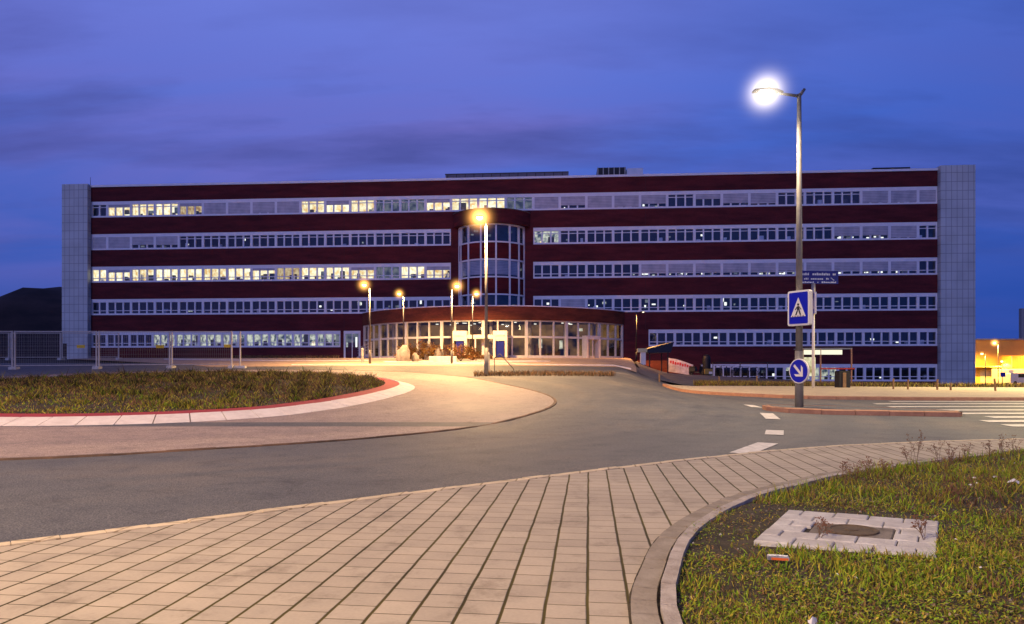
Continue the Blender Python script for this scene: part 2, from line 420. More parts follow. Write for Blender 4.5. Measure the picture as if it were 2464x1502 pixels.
M_brick = brick_mat('maroon_brick', (0.112, 0.020, 0.022), (0.090, 0.016, 0.019), (0.06, 0.012, 0.016))
M_brick2 = brick_mat('red_brick', (0.17, 0.045, 0.022), (0.13, 0.034, 0.018), (0.09, 0.03, 0.02))
M_joint = mat('joint_seal', (0.07, 0.012, 0.014), 0.8)
M_white = mat('white_painted_metal', (0.78, 0.78, 0.80), 0.4, (0.70, 0.70, 0.72), 1.5)
M_tile = tile_mat('grey_cladding', (0.52, 0.56, 0.55), (0.24, 0.26, 0.27))
M_blind = blind_mat('blind_slats', (0.50, 0.50, 0.54))
M_glass = glass_mat('window_glass')
M_glass2 = glass_mat('hall_glass', (0.8, 0.8, 0.8), 0.06)
M_dark = mat('dark_room', (0.035, 0.04, 0.05), 0.8, (0.015, 0.017, 0.02), 1.2)
M_lit = emit('lit_room', (1.0, 0.88, 0.52), 1.55, (0.75, 0.42, 0.10), 2.3, False)  # this and the next four: room lamplight put into glowing walls
M_lit2 = emit('lit_room_pale', (1.0, 0.92, 0.62), 1.7, (0.85, 0.55, 0.18), 2.0, False)
M_lit3 = emit('lit_room_amber', (0.9, 0.68, 0.32), 0.95, (0.45, 0.24, 0.06), 2.6, False)
M_dim = emit('dim_room', (0.34, 0.35, 0.33), 0.55, (0.05, 0.07, 0.10), 1.6, False)
M_cool = emit('cool_lit_room', (0.95, 0.93, 0.68), 0.9, (0.04, 0.07, 0.11), 1.9, False)
M_tube = emit('ceiling_luminaire', (1.0, 0.95, 0.8), 4.0, None, 1, False)
M_spark = emit('bright_fitting', (1.0, 0.97, 0.82), 1.6, None, 1, False)
M_furn = mat('room_furniture', (0.10, 0.07, 0.05), 0.7, (0.03, 0.03, 0.04), 3)
M_roof = mat('grey_roofing', (0.25, 0.25, 0.26), 0.8)
M_asph = asphalt_mat('asphalt', (0.112, 0.114, 0.116), (0.088, 0.091, 0.096), (0.15, 0.139, 0.128))
M_apron = asphalt_mat('apron_concrete', (0.32, 0.25, 0.215), (0.27, 0.215, 0.19), (0.37, 0.29, 0.24))
M_paver = paver_mat('beige_pavers', 0.187, 0.168, math.atan2(0.112, 0.994), (0.445, 0.385, 0.30), (0.31, 0.268, 0.215), (0.020, 0.015, 0.006), 0.0105, 0.0044, 0.45, (0.10, 0.082, 0.012))
M_paver2 = paver_mat('court_pavers', 0.22, 0.24, 0.3, (0.46, 0.33, 0.24), (0.33, 0.22, 0.16), (0.18, 0.12, 0.08), 0.008, 0.006, 0.2)
M_paver3 = paver_mat('far_pavers', 0.3, 0.3, 0.1, (0.62, 0.52, 0.36), (0.48, 0.40, 0.28), (0.24, 0.19, 0.12), 0.012, 0.012, 0.2)
M_kerb = mat('pale_kerb_stone', (0.80, 0.72, 0.66), 0.8, (0.66, 0.58, 0.53), 4, bump=0.3)
M_edge = mat('edging_stone', (0.48, 0.43, 0.38), 0.85, (0.30, 0.26, 0.22), 8, bump=0.5, bscale=90)
M_soldier = mat('course_pavers', (0.33, 0.29, 0.235), 0.85, (0.22, 0.185, 0.14), 5, bump=0.4, bscale=60)
M_okerb = mat('orange_kerb_stone', (0.42, 0.22, 0.13), 0.85, (0.30, 0.15, 0.09), 5, bump=0.3)
M_aedge = mat('apron_edge', (0.26, 0.15, 0.09), 0.85, (0.06, 0.045, 0.035), 1.2)
M_trailstrip = mat('trail_red_strip', (0.42, 0.05, 0.05), 0.7, (0.30, 0.035, 0.04), 3, bump=0.3)  # red glow of passing tail lights put into the strip's colour
M_paint = mat('road_paint', (0.72, 0.68, 0.62), 0.6, (0.48, 0.45, 0.41), 9)
M_soil = mat('soil', (0.070, 0.055, 0.032), 0.95, (0.024, 0.019, 0.011), 6, bump=0.8, bscale=40)
M_ground = mat('ground_earth', (0.05, 0.042, 0.03), 0.95, (0.028, 0.026, 0.02), 0.4, bump=0.4, bscale=6)
M_leaf = leaf_mat('grass_blades')
M_pole = mat('galvanised_steel', (0.40, 0.37, 0.33), 0.5, (0.30, 0.28, 0.25), 5, metal=0.35)
M_fence = mat('fence_steel', (0.62, 0.56, 0.47), 0.55, (0.45, 0.40, 0.34), 5)
M_pole2 = mat('bronze_pole_paint', (0.21, 0.19, 0.165), 0.5, (0.15, 0.135, 0.12), 5)
M_poled = mat('dark_pole_paint', (0.09, 0.075, 0.07), 0.5, (0.06, 0.05, 0.05), 5)
M_black = mat('black_metal', (0.012, 0.012, 0.014), 0.55, (0.008, 0.008, 0.009), 5)
M_blue = mat('sign_blue', (0.004, 0.010, 0.42), 0.35, (0.003, 0.008, 0.36), 2)
M_navy = mat('sign_navy', (0.006, 0.012, 0.18), 0.4, (0.005, 0.01, 0.14), 2)
M_signw = mat('sign_white', (0.78, 0.74, 0.64), 0.4, (0.70, 0.66, 0.58), 3)
M_conc = mat('pale_concrete', (0.58, 0.57, 0.53), 0.85, (0.42, 0.40, 0.37), 6, bump=0.4, bscale=70)
M_iron = mat('rusty_iron', (0.13, 0.09, 0.05), 0.8, (0.07, 0.05, 0.03), 12, bump=0.6, bscale=60)
M_yellow = mat('yellow_plastic', (0.75, 0.5, 0.02), 0.5)
M_rock = mat('boulder_stone', (0.32, 0.27, 0.24), 0.9, (0.18, 0.15, 0.13), 3, bump=0.6)
M_wood = mat('weathered_wood', (0.30, 0.18, 0.08), 0.85, (0.18, 0.1, 0.05), 6)
M_hill = mat('dark_slag', (0.040, 0.024, 0.022), 0.95, (0.010, 0.007, 0.008), 0.09, bump=1.0, bscale=0.6)
M_ochre = mat('ochre_wall', (0.62, 0.36, 0.08), 0.8, (0.5, 0.28, 0.06), 0.3)
M_red = mat('red_paint', (0.45, 0.03, 0.025), 0.5)
M_tyre = mat('tyre_rubber', (0.015, 0.015, 0.016), 0.8)
M_tlamp = emit('white_lamp_lens', (1.0, 0.93, 0.80), 60)
M_olamp = emit('sodium_lamp_lens', (1.0, 0.70, 0.30), 30)
M_halo = halo_mat('glare_glow_white', (1.0, 0.86, 0.70), 13.0, 6.5)  # lens glare of the lamps put into a glowing volume
M_halo2 = halo_mat('glare_glow_amber', (1.0, 0.44, 0.10), 26.0, 7.0)

# ------------------------------------------------------------------ camera
cd = bpy.data.cameras.new('camera'); cam = bpy.data.objects.new('camera', cd); col.objects.link(cam)
cam.location = (0, 0, CAM_H); cam.rotation_euler = (PI/2, 0, 0)
cd.sensor_width = 36; cd.lens = 36 * FPX / 2464; cd.shift_y = (HZ - 751) / 2464
cd.clip_end = 4000; cd.clip_start = 0.05
sc.camera = cam
sc.view_settings.view_transform = 'Standard'; sc.view_settings.look = 'None'; sc.view_settings.exposure = 0
sc.cycles.use_denoising = True
sc.cycles.max_bounces = 6; sc.cycles.transparent_max_bounces = 12
sc.cycles.sample_clamp_indirect = 4

# ------------------------------------------------------------------ dusk sky and sun
w = bpy.data.worlds.new('World'); sc.world = w; w.use_nodes = True
t = w.node_tree; t.nodes.clear(); L = t.links.new
wo = t.nodes.new('ShaderNodeOutputWorld')
SUN_EL, SUN_ROT = math.radians(24), math.radians(200)
sky = N(t, 'TexSky', sky_type='NISHITA'); sky.sun_disc = False; sky.sun_elevation = math.radians(1.0); sky.sun_rotation = SUN_ROT
tc = N(t, 'TexCoord'); sp = N(t, 'SeparateXYZ'); L(tc.outputs['Generated'], sp.inputs[0])
gr = ramp(t, [(0.0, (0.048, 0.09, 0.42)), (0.14, (0.046, 0.108, 0.50)), (0.25, (0.074, 0.142, 0.60)), (0.36, (0.128, 0.186, 0.70)), (0.48, (0.170, 0.225, 0.77)), (0.62, (0.035, 0.045, 0.17)), (0.95, (0.02, 0.026, 0.10))])
L(sp.outputs[2], gr.inputs[0])
# right side deeper blue
rb = N(t, 'MapRange', interpolation_type='SMOOTHSTEP'); L(sp.outputs[0], rb.inputs['Value']); rb.inputs['From Min'].default_value = -0.1; rb.inputs['From Max'].default_value = 0.62
rbm = N(t, 'MixRGB', blend_type='MULTIPLY'); L(rb.outputs[0], rbm.inputs[0]);  rbm.inputs[2].default_value = (0.46, 0.78, 0.92, 1)
# clouds on a flat layer overhead
az = N(t, 'Math', operation='ADD'); L(sp.outputs[2], az.inputs[0]); az.inputs[1].default_value = 0.16
dv = N(t, 'VectorMath', operation='DIVIDE'); L(tc.outputs['Generated'], dv.inputs[0])
cb = N(t, 'CombineXYZ')
for i in range(3): L(az.outputs[0], cb.inputs[i])
L(cb.outputs[0], dv.inputs[1])
mp = N(t, 'Mapping'); mp.inputs['Scale'].default_value = (0.62, 1.55, 0.0); mp.inputs['Rotation'].default_value = (0, 0, 0.22); mp.inputs['Location'].default_value = (1.3, 0.35, 0)
L(dv.outputs[0], mp.inputs[0])
cn = N(t, 'TexNoise'); cn.inputs['Scale'].default_value = 0.85; cn.inputs['Detail'].default_value = 5; cn.inputs['Roughness'].default_value = 0.52; cn.inputs['Distortion'].default_value = 0.5
L(mp.outputs[0], cn.inputs['Vector'])
cr = ramp(t, [(0.40, (0, 0, 0)), (0.66, (1, 1, 1))]); L(cn.outputs[0], cr.inputs[0])
# fade of the cloud layer with height: strongest in a band
fb = ramp(t, [(0.10, (0.25, 0.25, 0.25)), (0.19, (0.9, 0.9, 0.9)), (0.33, (1, 1, 1)), (0.44, (0.35, 0.35, 0.35)), (0.9, (0.3, 0.3, 0.3))]); L(sp.outputs[2], fb.inputs[0])
cm = N(t, 'Math', operation='MULTIPLY'); L(cr.outputs[0], cm.inputs[0]); L(fb.outputs[0], cm.inputs[1])
cm2 = N(t, 'Math', operation='MULTIPLY'); L(cm.outputs[0], cm2.inputs[0]); cm2.inputs[1].default_value = 0.85
mx = N(t, 'MixRGB'); L(cm2.outputs[0], mx.inputs[0]); L(gr.outputs[0], mx.inputs[1]); mx.inputs[2].default_value = (0.190, 0.165, 0.58, 1)
# darker blue-grey streaks
mp2 = N(t, 'Mapping'); mp2.inputs['Scale'].default_value = (0.62, 1.75, 0.0); mp2.inputs['Location'].default_value = (3.1, 4.2, 0); mp2.inputs['Rotation'].default_value = (0, 0, 0.15); L(dv.outputs[0], mp2.inputs[0])
cn2 = N(t, 'TexNoise'); cn2.inputs['Scale'].default_value = 1.2; cn2.inputs['Detail'].default_value = 6; cn2.inputs['Roughness'].default_value = 0.55; L(mp2.outputs[0], cn2.inputs['Vector'])
cr2 = ramp(t, [(0.45, (0, 0, 0)), (0.64, (1, 1, 1))]); L(cn2.outputs[0], cr2.inputs[0])
cm3 = N(t, 'Math', operation='MULTIPLY'); L(cr2.outputs[0], cm3.inputs[0]); L(fb.outputs[0], cm3.inputs[1])
mx2 = N(t, 'MixRGB'); L(cm3.outputs[0], mx2.inputs[0]); L(mx.outputs[0], mx2.inputs[1]); mx2.inputs[2].default_value = (0.080, 0.096, 0.39, 1)
b1 = N(t, 'Background'); b1.inputs['Strength'].default_value = 0.0
b1.inputs['Strength'].default_value = 0.004
L(sky.outputs[0], b1.inputs[0])
L(mx2.outputs[0], rbm.inputs[1])
b2 = N(t, 'Background'); L(rbm.outputs[0], b2.inputs[0]); b2.inputs['Strength'].default_value = 0.92
ad = N(t, 'AddShader'); L(b1.outputs[0], ad.inputs[0]); L(b2.outputs[0], ad.inputs[1]); L(ad.outputs[0], wo.inputs[0])

sd = bpy.data.lights.new('dusk_sun', 'SUN'); sun = bpy.data.objects.new('dusk_sun', sd); col.objects.link(sun)
sd.energy = 0.68; sd.angle = math.radians(12); sd.color = (0.50, 0.50, 1.0)
# light comes from behind the camera, low
dirv = Vector((math.sin(SUN_ROT) * math.cos(SUN_EL), math.cos(SUN_ROT) * math.cos(SUN_EL), math.sin(SUN_EL)))
sun.rotation_euler = dirv.to_track_quat('Z', 'Y').to_euler(); sun.location = (0, -30, 40)

# ------------------------------------------------------------------ ground and roads
m = MB()
xs = [-1500, -600, -300, -150, -100] + list(range(-80, 81, 2)) + [100, 150, 300, 600, 1500]
ys = [-300, -60] + list(range(-20, 112, 2)) + [120, 135, 160, 220, 400, 900, 2500]
idx = {}
for j, y in enumerate(ys):
    for i, x in enumerate(xs):
        idx[i, j] = len(m.v); m.v.append((x, y, hgt(x, y) - 0.1))
for j in range(len(ys)-1):
    for i in range(len(xs)-1):
        m.f.append((idx[i,j], idx[i+1,j], idx[i+1,j+1], idx[i,j+1])); m.m.append(0)
m.build('ground', M_ground, kind='structure', smooth=True)

edge = spline([(-24, -9), (-16, -4.6), (-10, -1.0), (-6, 1.9), (-3.11, 4.15), (-0.75, 5.98), (1.56, 7.66), (3.88, 9.13), (5.8, 9.85), (7.73, 10.3), (12, 11.2), (20, 12.6), (40, 15), (75, 18)], False, 8)
verge = spline([(0.50, 1.2), (0.56, 2.0), (0.64, 2.93), (0.785, 3.5), (1.1, 4.35), (1.71, 5.3), (2.49, 6.1), (3.74, 7.1), (6.45, 8.6), (10, 9.9), (20, 11.4), (40, 13.6), (75, 16.4)], False, 8)
farkerb = spline([(75, 27), (40, 24.6), (25, 23.2), (17, 22.6), (11, 23.6), (9.2, 25.5), (7.9, 28.5), (7.3, 31.5), (7.5, 34), (8.6, 36), (10.5, 37)], False, 8)
courtR = [(7.0, 38.4), (8.0, 44), (9.2, 52), (10.4, 60), (11, 64)]

road = [(p.x, p.y) for p in edge] + [(p.x, p.y) for p in farkerb] + [(10.4, 44), (-60, 44), (-60, -9)]
sheet('road', road, 0.0, M_asph, 2.0)
court = [(-17, 38.2), (-8, 39.5), (0, 40.0), (7.0, 38.2)] + courtR + [(11, 72), (-36, 75), (-34, 52), (-20, 42)]
sheet('court', court, 0.012, M_paver2, 2.0)
near = [(p.x, p.y) for p in edge if p.x < 76]
pav = near + [(p.x, p.y) for p in reversed(verge)] + [(0.5, -6), (-24, -14)]
sheet('pavement', pav, 0.03, M_paver, 2.0)
# pavement rim along the road, one line of edging
def strip(name, P, w0, w1, z0, z1, m_, gap=None, blk=0.6, base=-0.12, closed=False, side=1):
    """kerb of separate stones along P; w0..w1 sideways offsets, z0 at w0 and z1 at w1"""
    Q = resample(P, blk, closed); Nn = normals(Q, closed)
    mb = MB(); n = len(Q)
    for i in range(n if closed else n - 1):
        a, b = Q[i], Q[(i+1) % n]; na, nb = Nn[i] * side, Nn[(i+1) % n] * side
        g = (gap or 0) / max(0.05, (b - a).length) / 2
        A0 = a.lerp(b, g); B0 = a.lerp(b, 1 - g); NA = na.lerp(nb, g); NB = na.lerp(nb, 1 - g)
        jz = R.uniform(-0.004, 0.004)
        pts = []
        for (p, q) in ((A0, NA), (B0, NB)):
            for (w_, z_) in ((w0, base), (w0, z0), (w1, z1), (w1, base)):
                s_ = p + q * w_; pts.append((s_.x, s_.y, hgt(s_.x, s_.y) + z_ + (jz if z_ > base else 0)))
        k = len(mb.v); mb.v += pts
        for fc in ((0,1,5,4), (1,2,6,5), (2,3,7,6), (0,3,2,1), (4,5,6,7)):
            mb.f.append(tuple(k + q for q in fc)); mb.m.append(0)
    return mb.build(name, m_, kind='structure')
strip('kerb', [p for p in edge if -17 < p.x < 50], 0.004, -0.10, 0.034, 0.036, M_paver3, 0.006, 0.25)
V = [p for p in verge if p.x < 50]
strip('kerb', V, 0.0, -0.07, 0.066, 0.066, M_edge, 0.004, 0.3)
strip('kerb', V, 0.140, 0.001, 0.0365, 0.0365, M_soil, 0.0, 0.2, base=-0.02)
strip('kerb', V, 0.128, 0.014, 0.050, 0.050, M_soldier, 0.016, 0.17)
verge_in = [(p.x, p.y) for p in verge]
vs_poly = verge_in + [(75, 2), (40, -4), (0.5, -4)]
def vz(x, y):
    return hgt(x, y) + 0.045 + 0.022 * math.sin(x*1.7 + 0.6) * math.sin(y*1.3)
sheet('verge_soil', vs_poly, 0.0, M_soil, 0.5, hf=vz)

# roundabout
kerbo = spline([(-9.5, 12.7), (-7.64, 12.92), (-6.41, 13.36), (-5.25, 14.1), (-4.5, 15.1), (-3.75, 17.0), (-3.17, 20.4), (-3.4, 23.5), (-5.0, 26.8), (-8, 29.3), (-12, 30.2), (-16.3, 28.6), (-18.8, 24.5), (-18.9, 19.6), (-16.8, 15.4), (-13.2, 13.2)], True, 10)
aprono = spline([(-6.1, 8.1), (-4.2, 9.1), (-2.4, 10.4), (-0.9, 12.2), (0.15, 14.2), (0.95, 16.4), (1.15, 18.6), (0.75, 21), (-0.2, 24), (-2.2, 29), (-6, 33.2), (-12, 35), (-18, 33), (-22.6, 27), (-23.4, 20), (-20.5, 12.6), (-15.5, 8.9), (-10.4, 7.6)], True, 8)
K = resample(kerbo, 0.3, True); KN = normals(K, True)
A = resample(aprono, 0.4, True)
sheet('roundabout_apron', [(p.x, p.y) for p in A], 0.014, M_apron, 1.0)
strip('kerb', aprono, 0.05, -0.02, 0.022, 0.022, M_aedge, 0.0, 0.6, closed=True)
strip('kerb', kerbo, 0.0, 0.50, 0.02, 0.14, M_kerb, 0.022, 0.66, closed=True, base=-0.1)
def offs(P, Nn, d): return [p + q * d for p, q in zip(P, Nn)]
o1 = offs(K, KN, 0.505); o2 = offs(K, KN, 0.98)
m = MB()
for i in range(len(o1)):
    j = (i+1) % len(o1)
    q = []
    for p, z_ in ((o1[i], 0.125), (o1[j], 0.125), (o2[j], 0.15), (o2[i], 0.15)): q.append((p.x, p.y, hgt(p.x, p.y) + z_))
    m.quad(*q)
m.build('red_trail_strip', M_trailstrip, kind='structure')
isl = [(p.x, p.y) for p in offs(K, KN, 0.97)]
def iz(x, y):
    d = math.hypot((x + 11) / 7.2, (y - 21.4) / 8.0)
    return hgt(x, y) + 0.14 + 0.16 * (1 - clamp(d) ** 2)
sheet('roundabout_soil', isl, 0.0, M_soil, 1.0, hf=iz)

# splitter island with lamp
spl = spline([(6.45, 17.6), (6.3, 17.0), (6.5, 16.4), (7.2, 16.0), (8.5, 15.65), (10.2, 15.25), (10.3, 15.6), (9.6, 16.8), (8.4, 17.7), (7.2, 18.0)], True, 6)
sheet('traffic_island', [(p.x, p.y) for p in offs(resample(spl, 0.25, True), normals(resample(spl, 0.25, True), True), 0.10)], 0.112, M_asph, 1.0)
strip('kerb', spl, 0.0, 0.14, 0.10, 0.12, M_okerb, 0.012, 0.7, closed=True)
# far pavement and its kerb
strip('kerb', farkerb, 0.0, -0.16, 0.10, 0.12, M_okerb, 0.012, 0.9)
fp = [(p.x, p.y) for p in offs(farkerb, normals(farkerb), -0.14)]
back = spline([(10.6, 36.9), (13, 36.8), (17, 36.2), (24, 34.6), (40, 34.2), (75, 35.5)], False, 6)
sheet('pavement', fp + [(p.x, p.y) for p in back], 0.112, M_paver3, 2.0)
# lower road in front of the right wing
low = [(13, 62.5), (10.8, 59), (9.4, 52), (8.2, 44), (7.2, 38.6), (10, 38.9), (18, 39.2), (30, 38.0), (78, 39), (78, 56), (41.5, 62), (30, 64)]
M_low = asphalt_mat('lower_road_asphalt', (0.12, 0.11, 0.11), (0.09, 0.085, 0.085), (0.15, 0.13, 0.12))
sheet('road', low, 0.0, M_low, 2.0)
# pale kerb lines on the court
for P in ([(-13, 40.2), (-6, 41.0), (0, 41.2), (6.9, 39.6)], [(-8.4, 45.2), (-5, 44.4), (-1, 44.6), (2.6, 46.6)], [(-8.4, 45.2), (-6, 46.6), (-2, 47.4), (2.6, 46.6)], [(-26, 51), (-16, 47.8), (-10, 48.4)]):
    strip('kerb', spline([Vector(p) for p in P], False, 6), 0, 0.25, 0.05, 0.06, M_kerb, 0.0, 1.0)

# markings: give-way dashes and zebra bars
def marking(pts, o=0.008):
    c = [(p[0], p[1]) for p in pts]
    ob = sheet('road_marking', c, o, M_paint, 1.0); return ob
for (a, b) in (((6.75, 19.5), (6.55, 18.25)), ((5.92, 15.9), (5.45, 14.25)), ((4.60, 11.95), (4.28, 11.15)), ((3.72, 9.92), (2.92, 8.72))):
    a = Vector(a); b = Vector(b); d = (b - a).normalized(); n_ = Vector((-d.y, d.x)) * 0.145
    marking([a + n_, a - n_, b - n_, b + n_])
for (x0, x1, y) in ((12.2, 17.5, 23.0 - 0.9), (10.9, 16.4, 20.6), (10.5, 16, 19.1), (10.9, 16, 17.6), (10.4, 15.8, 16.3), (10.5, 15.4, 15.1), (9.6, 15, 13.95), (9.3, 14.6, 12.9)):
    marking([(x0, y - 0.22), (x1, y - 0.05), (x1 + 0.1, y + 0.42), (x0 + 0.1, y + 0.25)])
# hill beyond
m = MB(); nx, ny = 60, 14
for j in range(ny + 1):
    for i in range(nx + 1):
        x = lerp(-330, 40, i / nx); y = lerp(175, 300, j / ny)
        t_ = j / ny; prof = math.sin(PI * clamp(t_ * 1.02)) ** 0.9
        ridge = 16 + 9.5 * math.exp(-((x + 152) / 22) ** 2) + 7 * math.exp(-((x + 215) / 55) ** 2) + 6 * math.exp(-((x + 90) / 40) ** 2)
        ridge += 0.7 * math.sin(x * 0.31) + 0.5 * math.sin(x * 0.83 + 1)
        ridge *= 1 - ss(-60, 40, x)
        m.v.append((x, y, prof * ridge + 0.6 * math.sin(x * 0.2 + y * 0.35) * prof))
for j in range(ny):
    for i in range(nx):
        a = j * (nx + 1) + i; m.f.append((a, a + 1, a + nx + 2, a + nx + 1)); m.m.append(0)
m.build('hill', M_hill, kind='structure', smooth=True)

# ------------------------------------------------------------------ grass and plants
def blades(name, pts, hfun, mats=M_leaf, **kw):
    """pts: (x, y, z, height, width, lean, colour)"""
    mb = MB(); mb.c = []
    for (x, y, z, h, wd, lean, c) in pts:
        a = R.uniform(0, 2 * PI); dx, dy = math.cos(a), math.sin(a)
        la = R.uniform(0, 2 * PI); lx, ly = math.cos(la) * lean * h, math.sin(la) * lean * h
        k = len(mb.v)
        mb.v += [(x - dx*wd, y - dy*wd, z), (x + dx*wd, y + dy*wd, z),
                 (x + dx*wd*0.7 + lx*0.4, y + dy*wd*0.7 + ly*0.4, z + h*0.6), (x - dx*wd*0.7 + lx*0.4, y - dy*wd*0.7 + ly*0.4, z + h*0.6),
                 (x + lx, y + ly, z + h)]
        mb.f += [(k, k+1, k+2, k+3), (k+3, k+2, k+4)]; mb.m += [0, 0]
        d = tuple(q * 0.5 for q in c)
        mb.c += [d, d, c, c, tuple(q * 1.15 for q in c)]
    return mb.build(name, mats, **kw)

def nz(x, y, s=1.0, k=0.0):
    return 0.5 + 0.25 * (math.sin(x*1.3*s + k) * math.cos(y*1.7*s - k*2) + math.sin((x + y)*2.3*s + k*3) * math.cos((x - y*0.6)*1.9*s + 1.3))
GREEN = [(0.22, 0.35, 0.02), (0.15, 0.27, 0.016), (0.31, 0.40, 0.03)]
OLIVE = [(0.38, 0.34, 0.035), (0.30, 0.25, 0.03), (0.46, 0.38, 0.06)]
BROWN = [(0.19, 0.11, 0.055), (0.26, 0.15, 0.075), (0.12, 0.07, 0.035)]
def vary(c): 
    k = R.uniform(0.7, 1.3); return tuple(q * k * R.uniform(0.9, 1.1) for q in c)

# slab axes
SC = Vector((2.15, 4.32)); E1 = Vector((0.925, -0.38)).normalized(); E2 = Vector((0.565, 0.885)).normalized(); EC = E1.dot(E2); ES = math.sqrt(1 - EC*EC)
def on_slab(x, y, pad=0.0):
    d = Vector((x, y)) - SC; q = (d.x*(-E1.y) + d.y*E1.x) / ES; p = d.dot(E1) - q*EC; return abs(p) < 0.48 + pad and abs(q) < 0.53 + pad
vpoly = verge_in
P_ = []
tries = 0
VB = [(p.x, p.y) for p in verge] + [(75, -4), (0.5, -4)]
while len(P_) < 52000 and tries < 400000:
    tries += 1
    yv = 1.6 + (R.random() ** 1.5) * 10.0
    x = R.uniform(0.6, 0.80 * yv + 1.0)
    y = yv
    if not inside(x, y, VB): continue
    if not inside(x - 0.07, y + 0.05, VB): continue
    if on_slab(x, y, -0.02): continue
    bare = on_slab(x, y, 0.35) and (x - SC.x) * -0.6 + (y - SC.y) > 0.0
    n1 = nz(x, y, 1.6, 0.4); n2 = nz(x, y, 3.4, 2.0)
    dens = 0.35 + 0.65 * ss(0.3, 0.6, n2)
    if bare: dens *= 0.12
    right = ss(3.0, 3.6, x) * (1 - ss(5.0, 6.2, y))
    if R.random() > dens * (1 - 0.55 * right): continue
    q = R.random()
    g = 0.62 + 0.5 * (n1 - 0.5) - 0.42 * right
    c = R.choice(GREEN if q < g * 0.62 else OLIVE if q < g * 1.12 else BROWN)
    h = R.uniform(0.015, 0.045) * (0.6 + 0.9 * n1)
    tuft = ss(0.62, 0.8, nz(x, y, 1.1, 5.0)) * (1 - ss(3.4, 4.2, y)) + 0.7 * ss(5.0, 5.8, y)
    if R.random() < tuft: h *= R.uniform(1.3, 2.8)
    if right > 0.3 and R.random() < 0.25: h *= 2.2
    P_.append((x, y, vz(x, y) - 0.005, h, R.uniform(0.0018, 0.0040) * (1 + y * 0.06), R.uniform(0.2, 1.7) if R.random() < 0.7 else 0.25, vary(c)))
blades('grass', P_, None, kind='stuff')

# low broad-leaved plants and fallen leaves in the verge
mb = MB(); mb.c = []
for k in range(95000):
    y = 1.9 + (R.random() ** 1.4) * 7.5; x = R.uniform(0.6, 0.8 * y + 0.6)
    if not inside(x, y, VB) or on_slab(x, y, 0.02): continue
    if R.random() > 0.15 + 0.85*ss(0.3, 0.6, nz(x, y, 2.4, 3.0)) * (0.25 if on_slab(x, y, 0.3) and (x - SC.x) * -0.6 + (y - SC.y) > 0 else 1): continue
    c = vary(R.choice((GREEN + GREEN + OLIVE if nz(x, y, 1.3, 2.2) > 0.42 and x < 3.3 else OLIVE + BROWN + GREEN[:1]) + [(0.22, 0.13, 0.05), (0.32, 0.25, 0.16)]))
    r = R.uniform(0.004, 0.0105) * (1 + 0.05*y); z = vz(x, y) + 0.002 + R.random() ** 2 * 0.045 * ss(0.35, 0.7, nz(x, y, 2.4, 3.0))
    a = R.uniform(0, 2*PI); tl = R.uniform(-0.6, 0.6)
    v0 = len(mb.v)
    for (p, q) in ((-1, 0), (0, -0.5), (1, 0), (0, 0.5)):
        mb.v.append((x + r*(p*math.cos(a) - q*math.sin(a)), y + r*(p*math.sin(a) + q*math.cos(a)), z + r*tl*p + r*0.3*abs(q)))
        mb.c.append(c)
    mb.f.append((v0, v0+1, v0+2, v0+3)); mb.m.append(0)
mb.build('ground_cover_leaves', M_leaf, kind='stuff')
# gravel crumbs
mb = MB(); mb.c = []
for k in range(1700):
    y = 1.9 + (R.random() ** 1.3) * 6; x = R.uniform(0.6, 0.78 * y + 0.8)
    if not inside(x, y, VB) or on_slab(x, y, 0.01): continue
    if x < 1.6 + 0.25*y and R.random() < 0.6: continue
    c = R.choice([(0.30, 0.27, 0.23), (0.2, 0.17, 0.14), (0.42, 0.40, 0.37), (0.13, 0.11, 0.09)])
    r = R.uniform(0.003, 0.010); z = vz(x, y)
    k0 = len(mb.v)
    for (p, q, h) in ((-1, -0.7, -.2), (1, -0.8, -.2), (0.9, 0.8, -.2), (-0.8, 0.9, -.2), (-.5, -.3, 1), (.5, -.4, .9), (.4, .5, 1.1), (-.4, .4, .8)):
        mb.v.append((x + r*p, y + r*q, z + r*h)); mb.c.append(c)
    for fc in ((4,5,6,7), (0,1,5,4), (1,2,6,5), (2,3,7,6), (3,0,4,7)): mb.f.append(tuple(k0 + i for i in fc)); mb.m.append(0)
mb.build('gravel', M_leaf, kind='stuff')

# island vegetation
P_ = []
for k in range(130000):
    if len(P_) > 56000: break
    x = R.uniform(-19, -3); y = R.uniform(13, 30)
    if not inside(x, y, isl): continue
    front = 1 - ss(14.5, 19.5, y + 0.25 * (x + 11) + 2.0 * (nz(x, y, 0.5, 1) - 0.5))
    n1 = nz(x, y, 0.9, 0.7)
    if R.random() > 0.35 + 0.65 * ss(0.25, 0.55, n1): continue
    q = R.random()
    c = R.choice(GREEN + OLIVE + OLIVE if q < 0.2 + 0.65 * front else OLIVE + BROWN if q < 0.4 + 0.5 * front else [(0.05, 0.045, 0.02), (0.08, 0.05, 0.03), (0.06, 0.06, 0.025)])
    h = R.uniform(0.035, 0.105) * (0.5 + 0.9 * n1) * (1.0 + 0.6 * (1 - front))
    if R.random() < 0.05: h *= 1.9
    cl = ss(0.55, 0.75, nz(x, y, 1.9, 4.0)); h *= 0.75 + 0.75 * cl
    if cl < 0.3 and R.random() < 0.45: c = R.choice(BROWN)
    c = tuple(k_ * (0.55 + 0.45 * (1 - cl) + 0.25 * front) for k_ in c)
    P_.append((x, y, iz(x, y) - 0.01, h, R.uniform(0.006, 0.015), R.uniform(0.2, 1.5), vary(c)))
blades('grass', P_, None, kind='stuff')

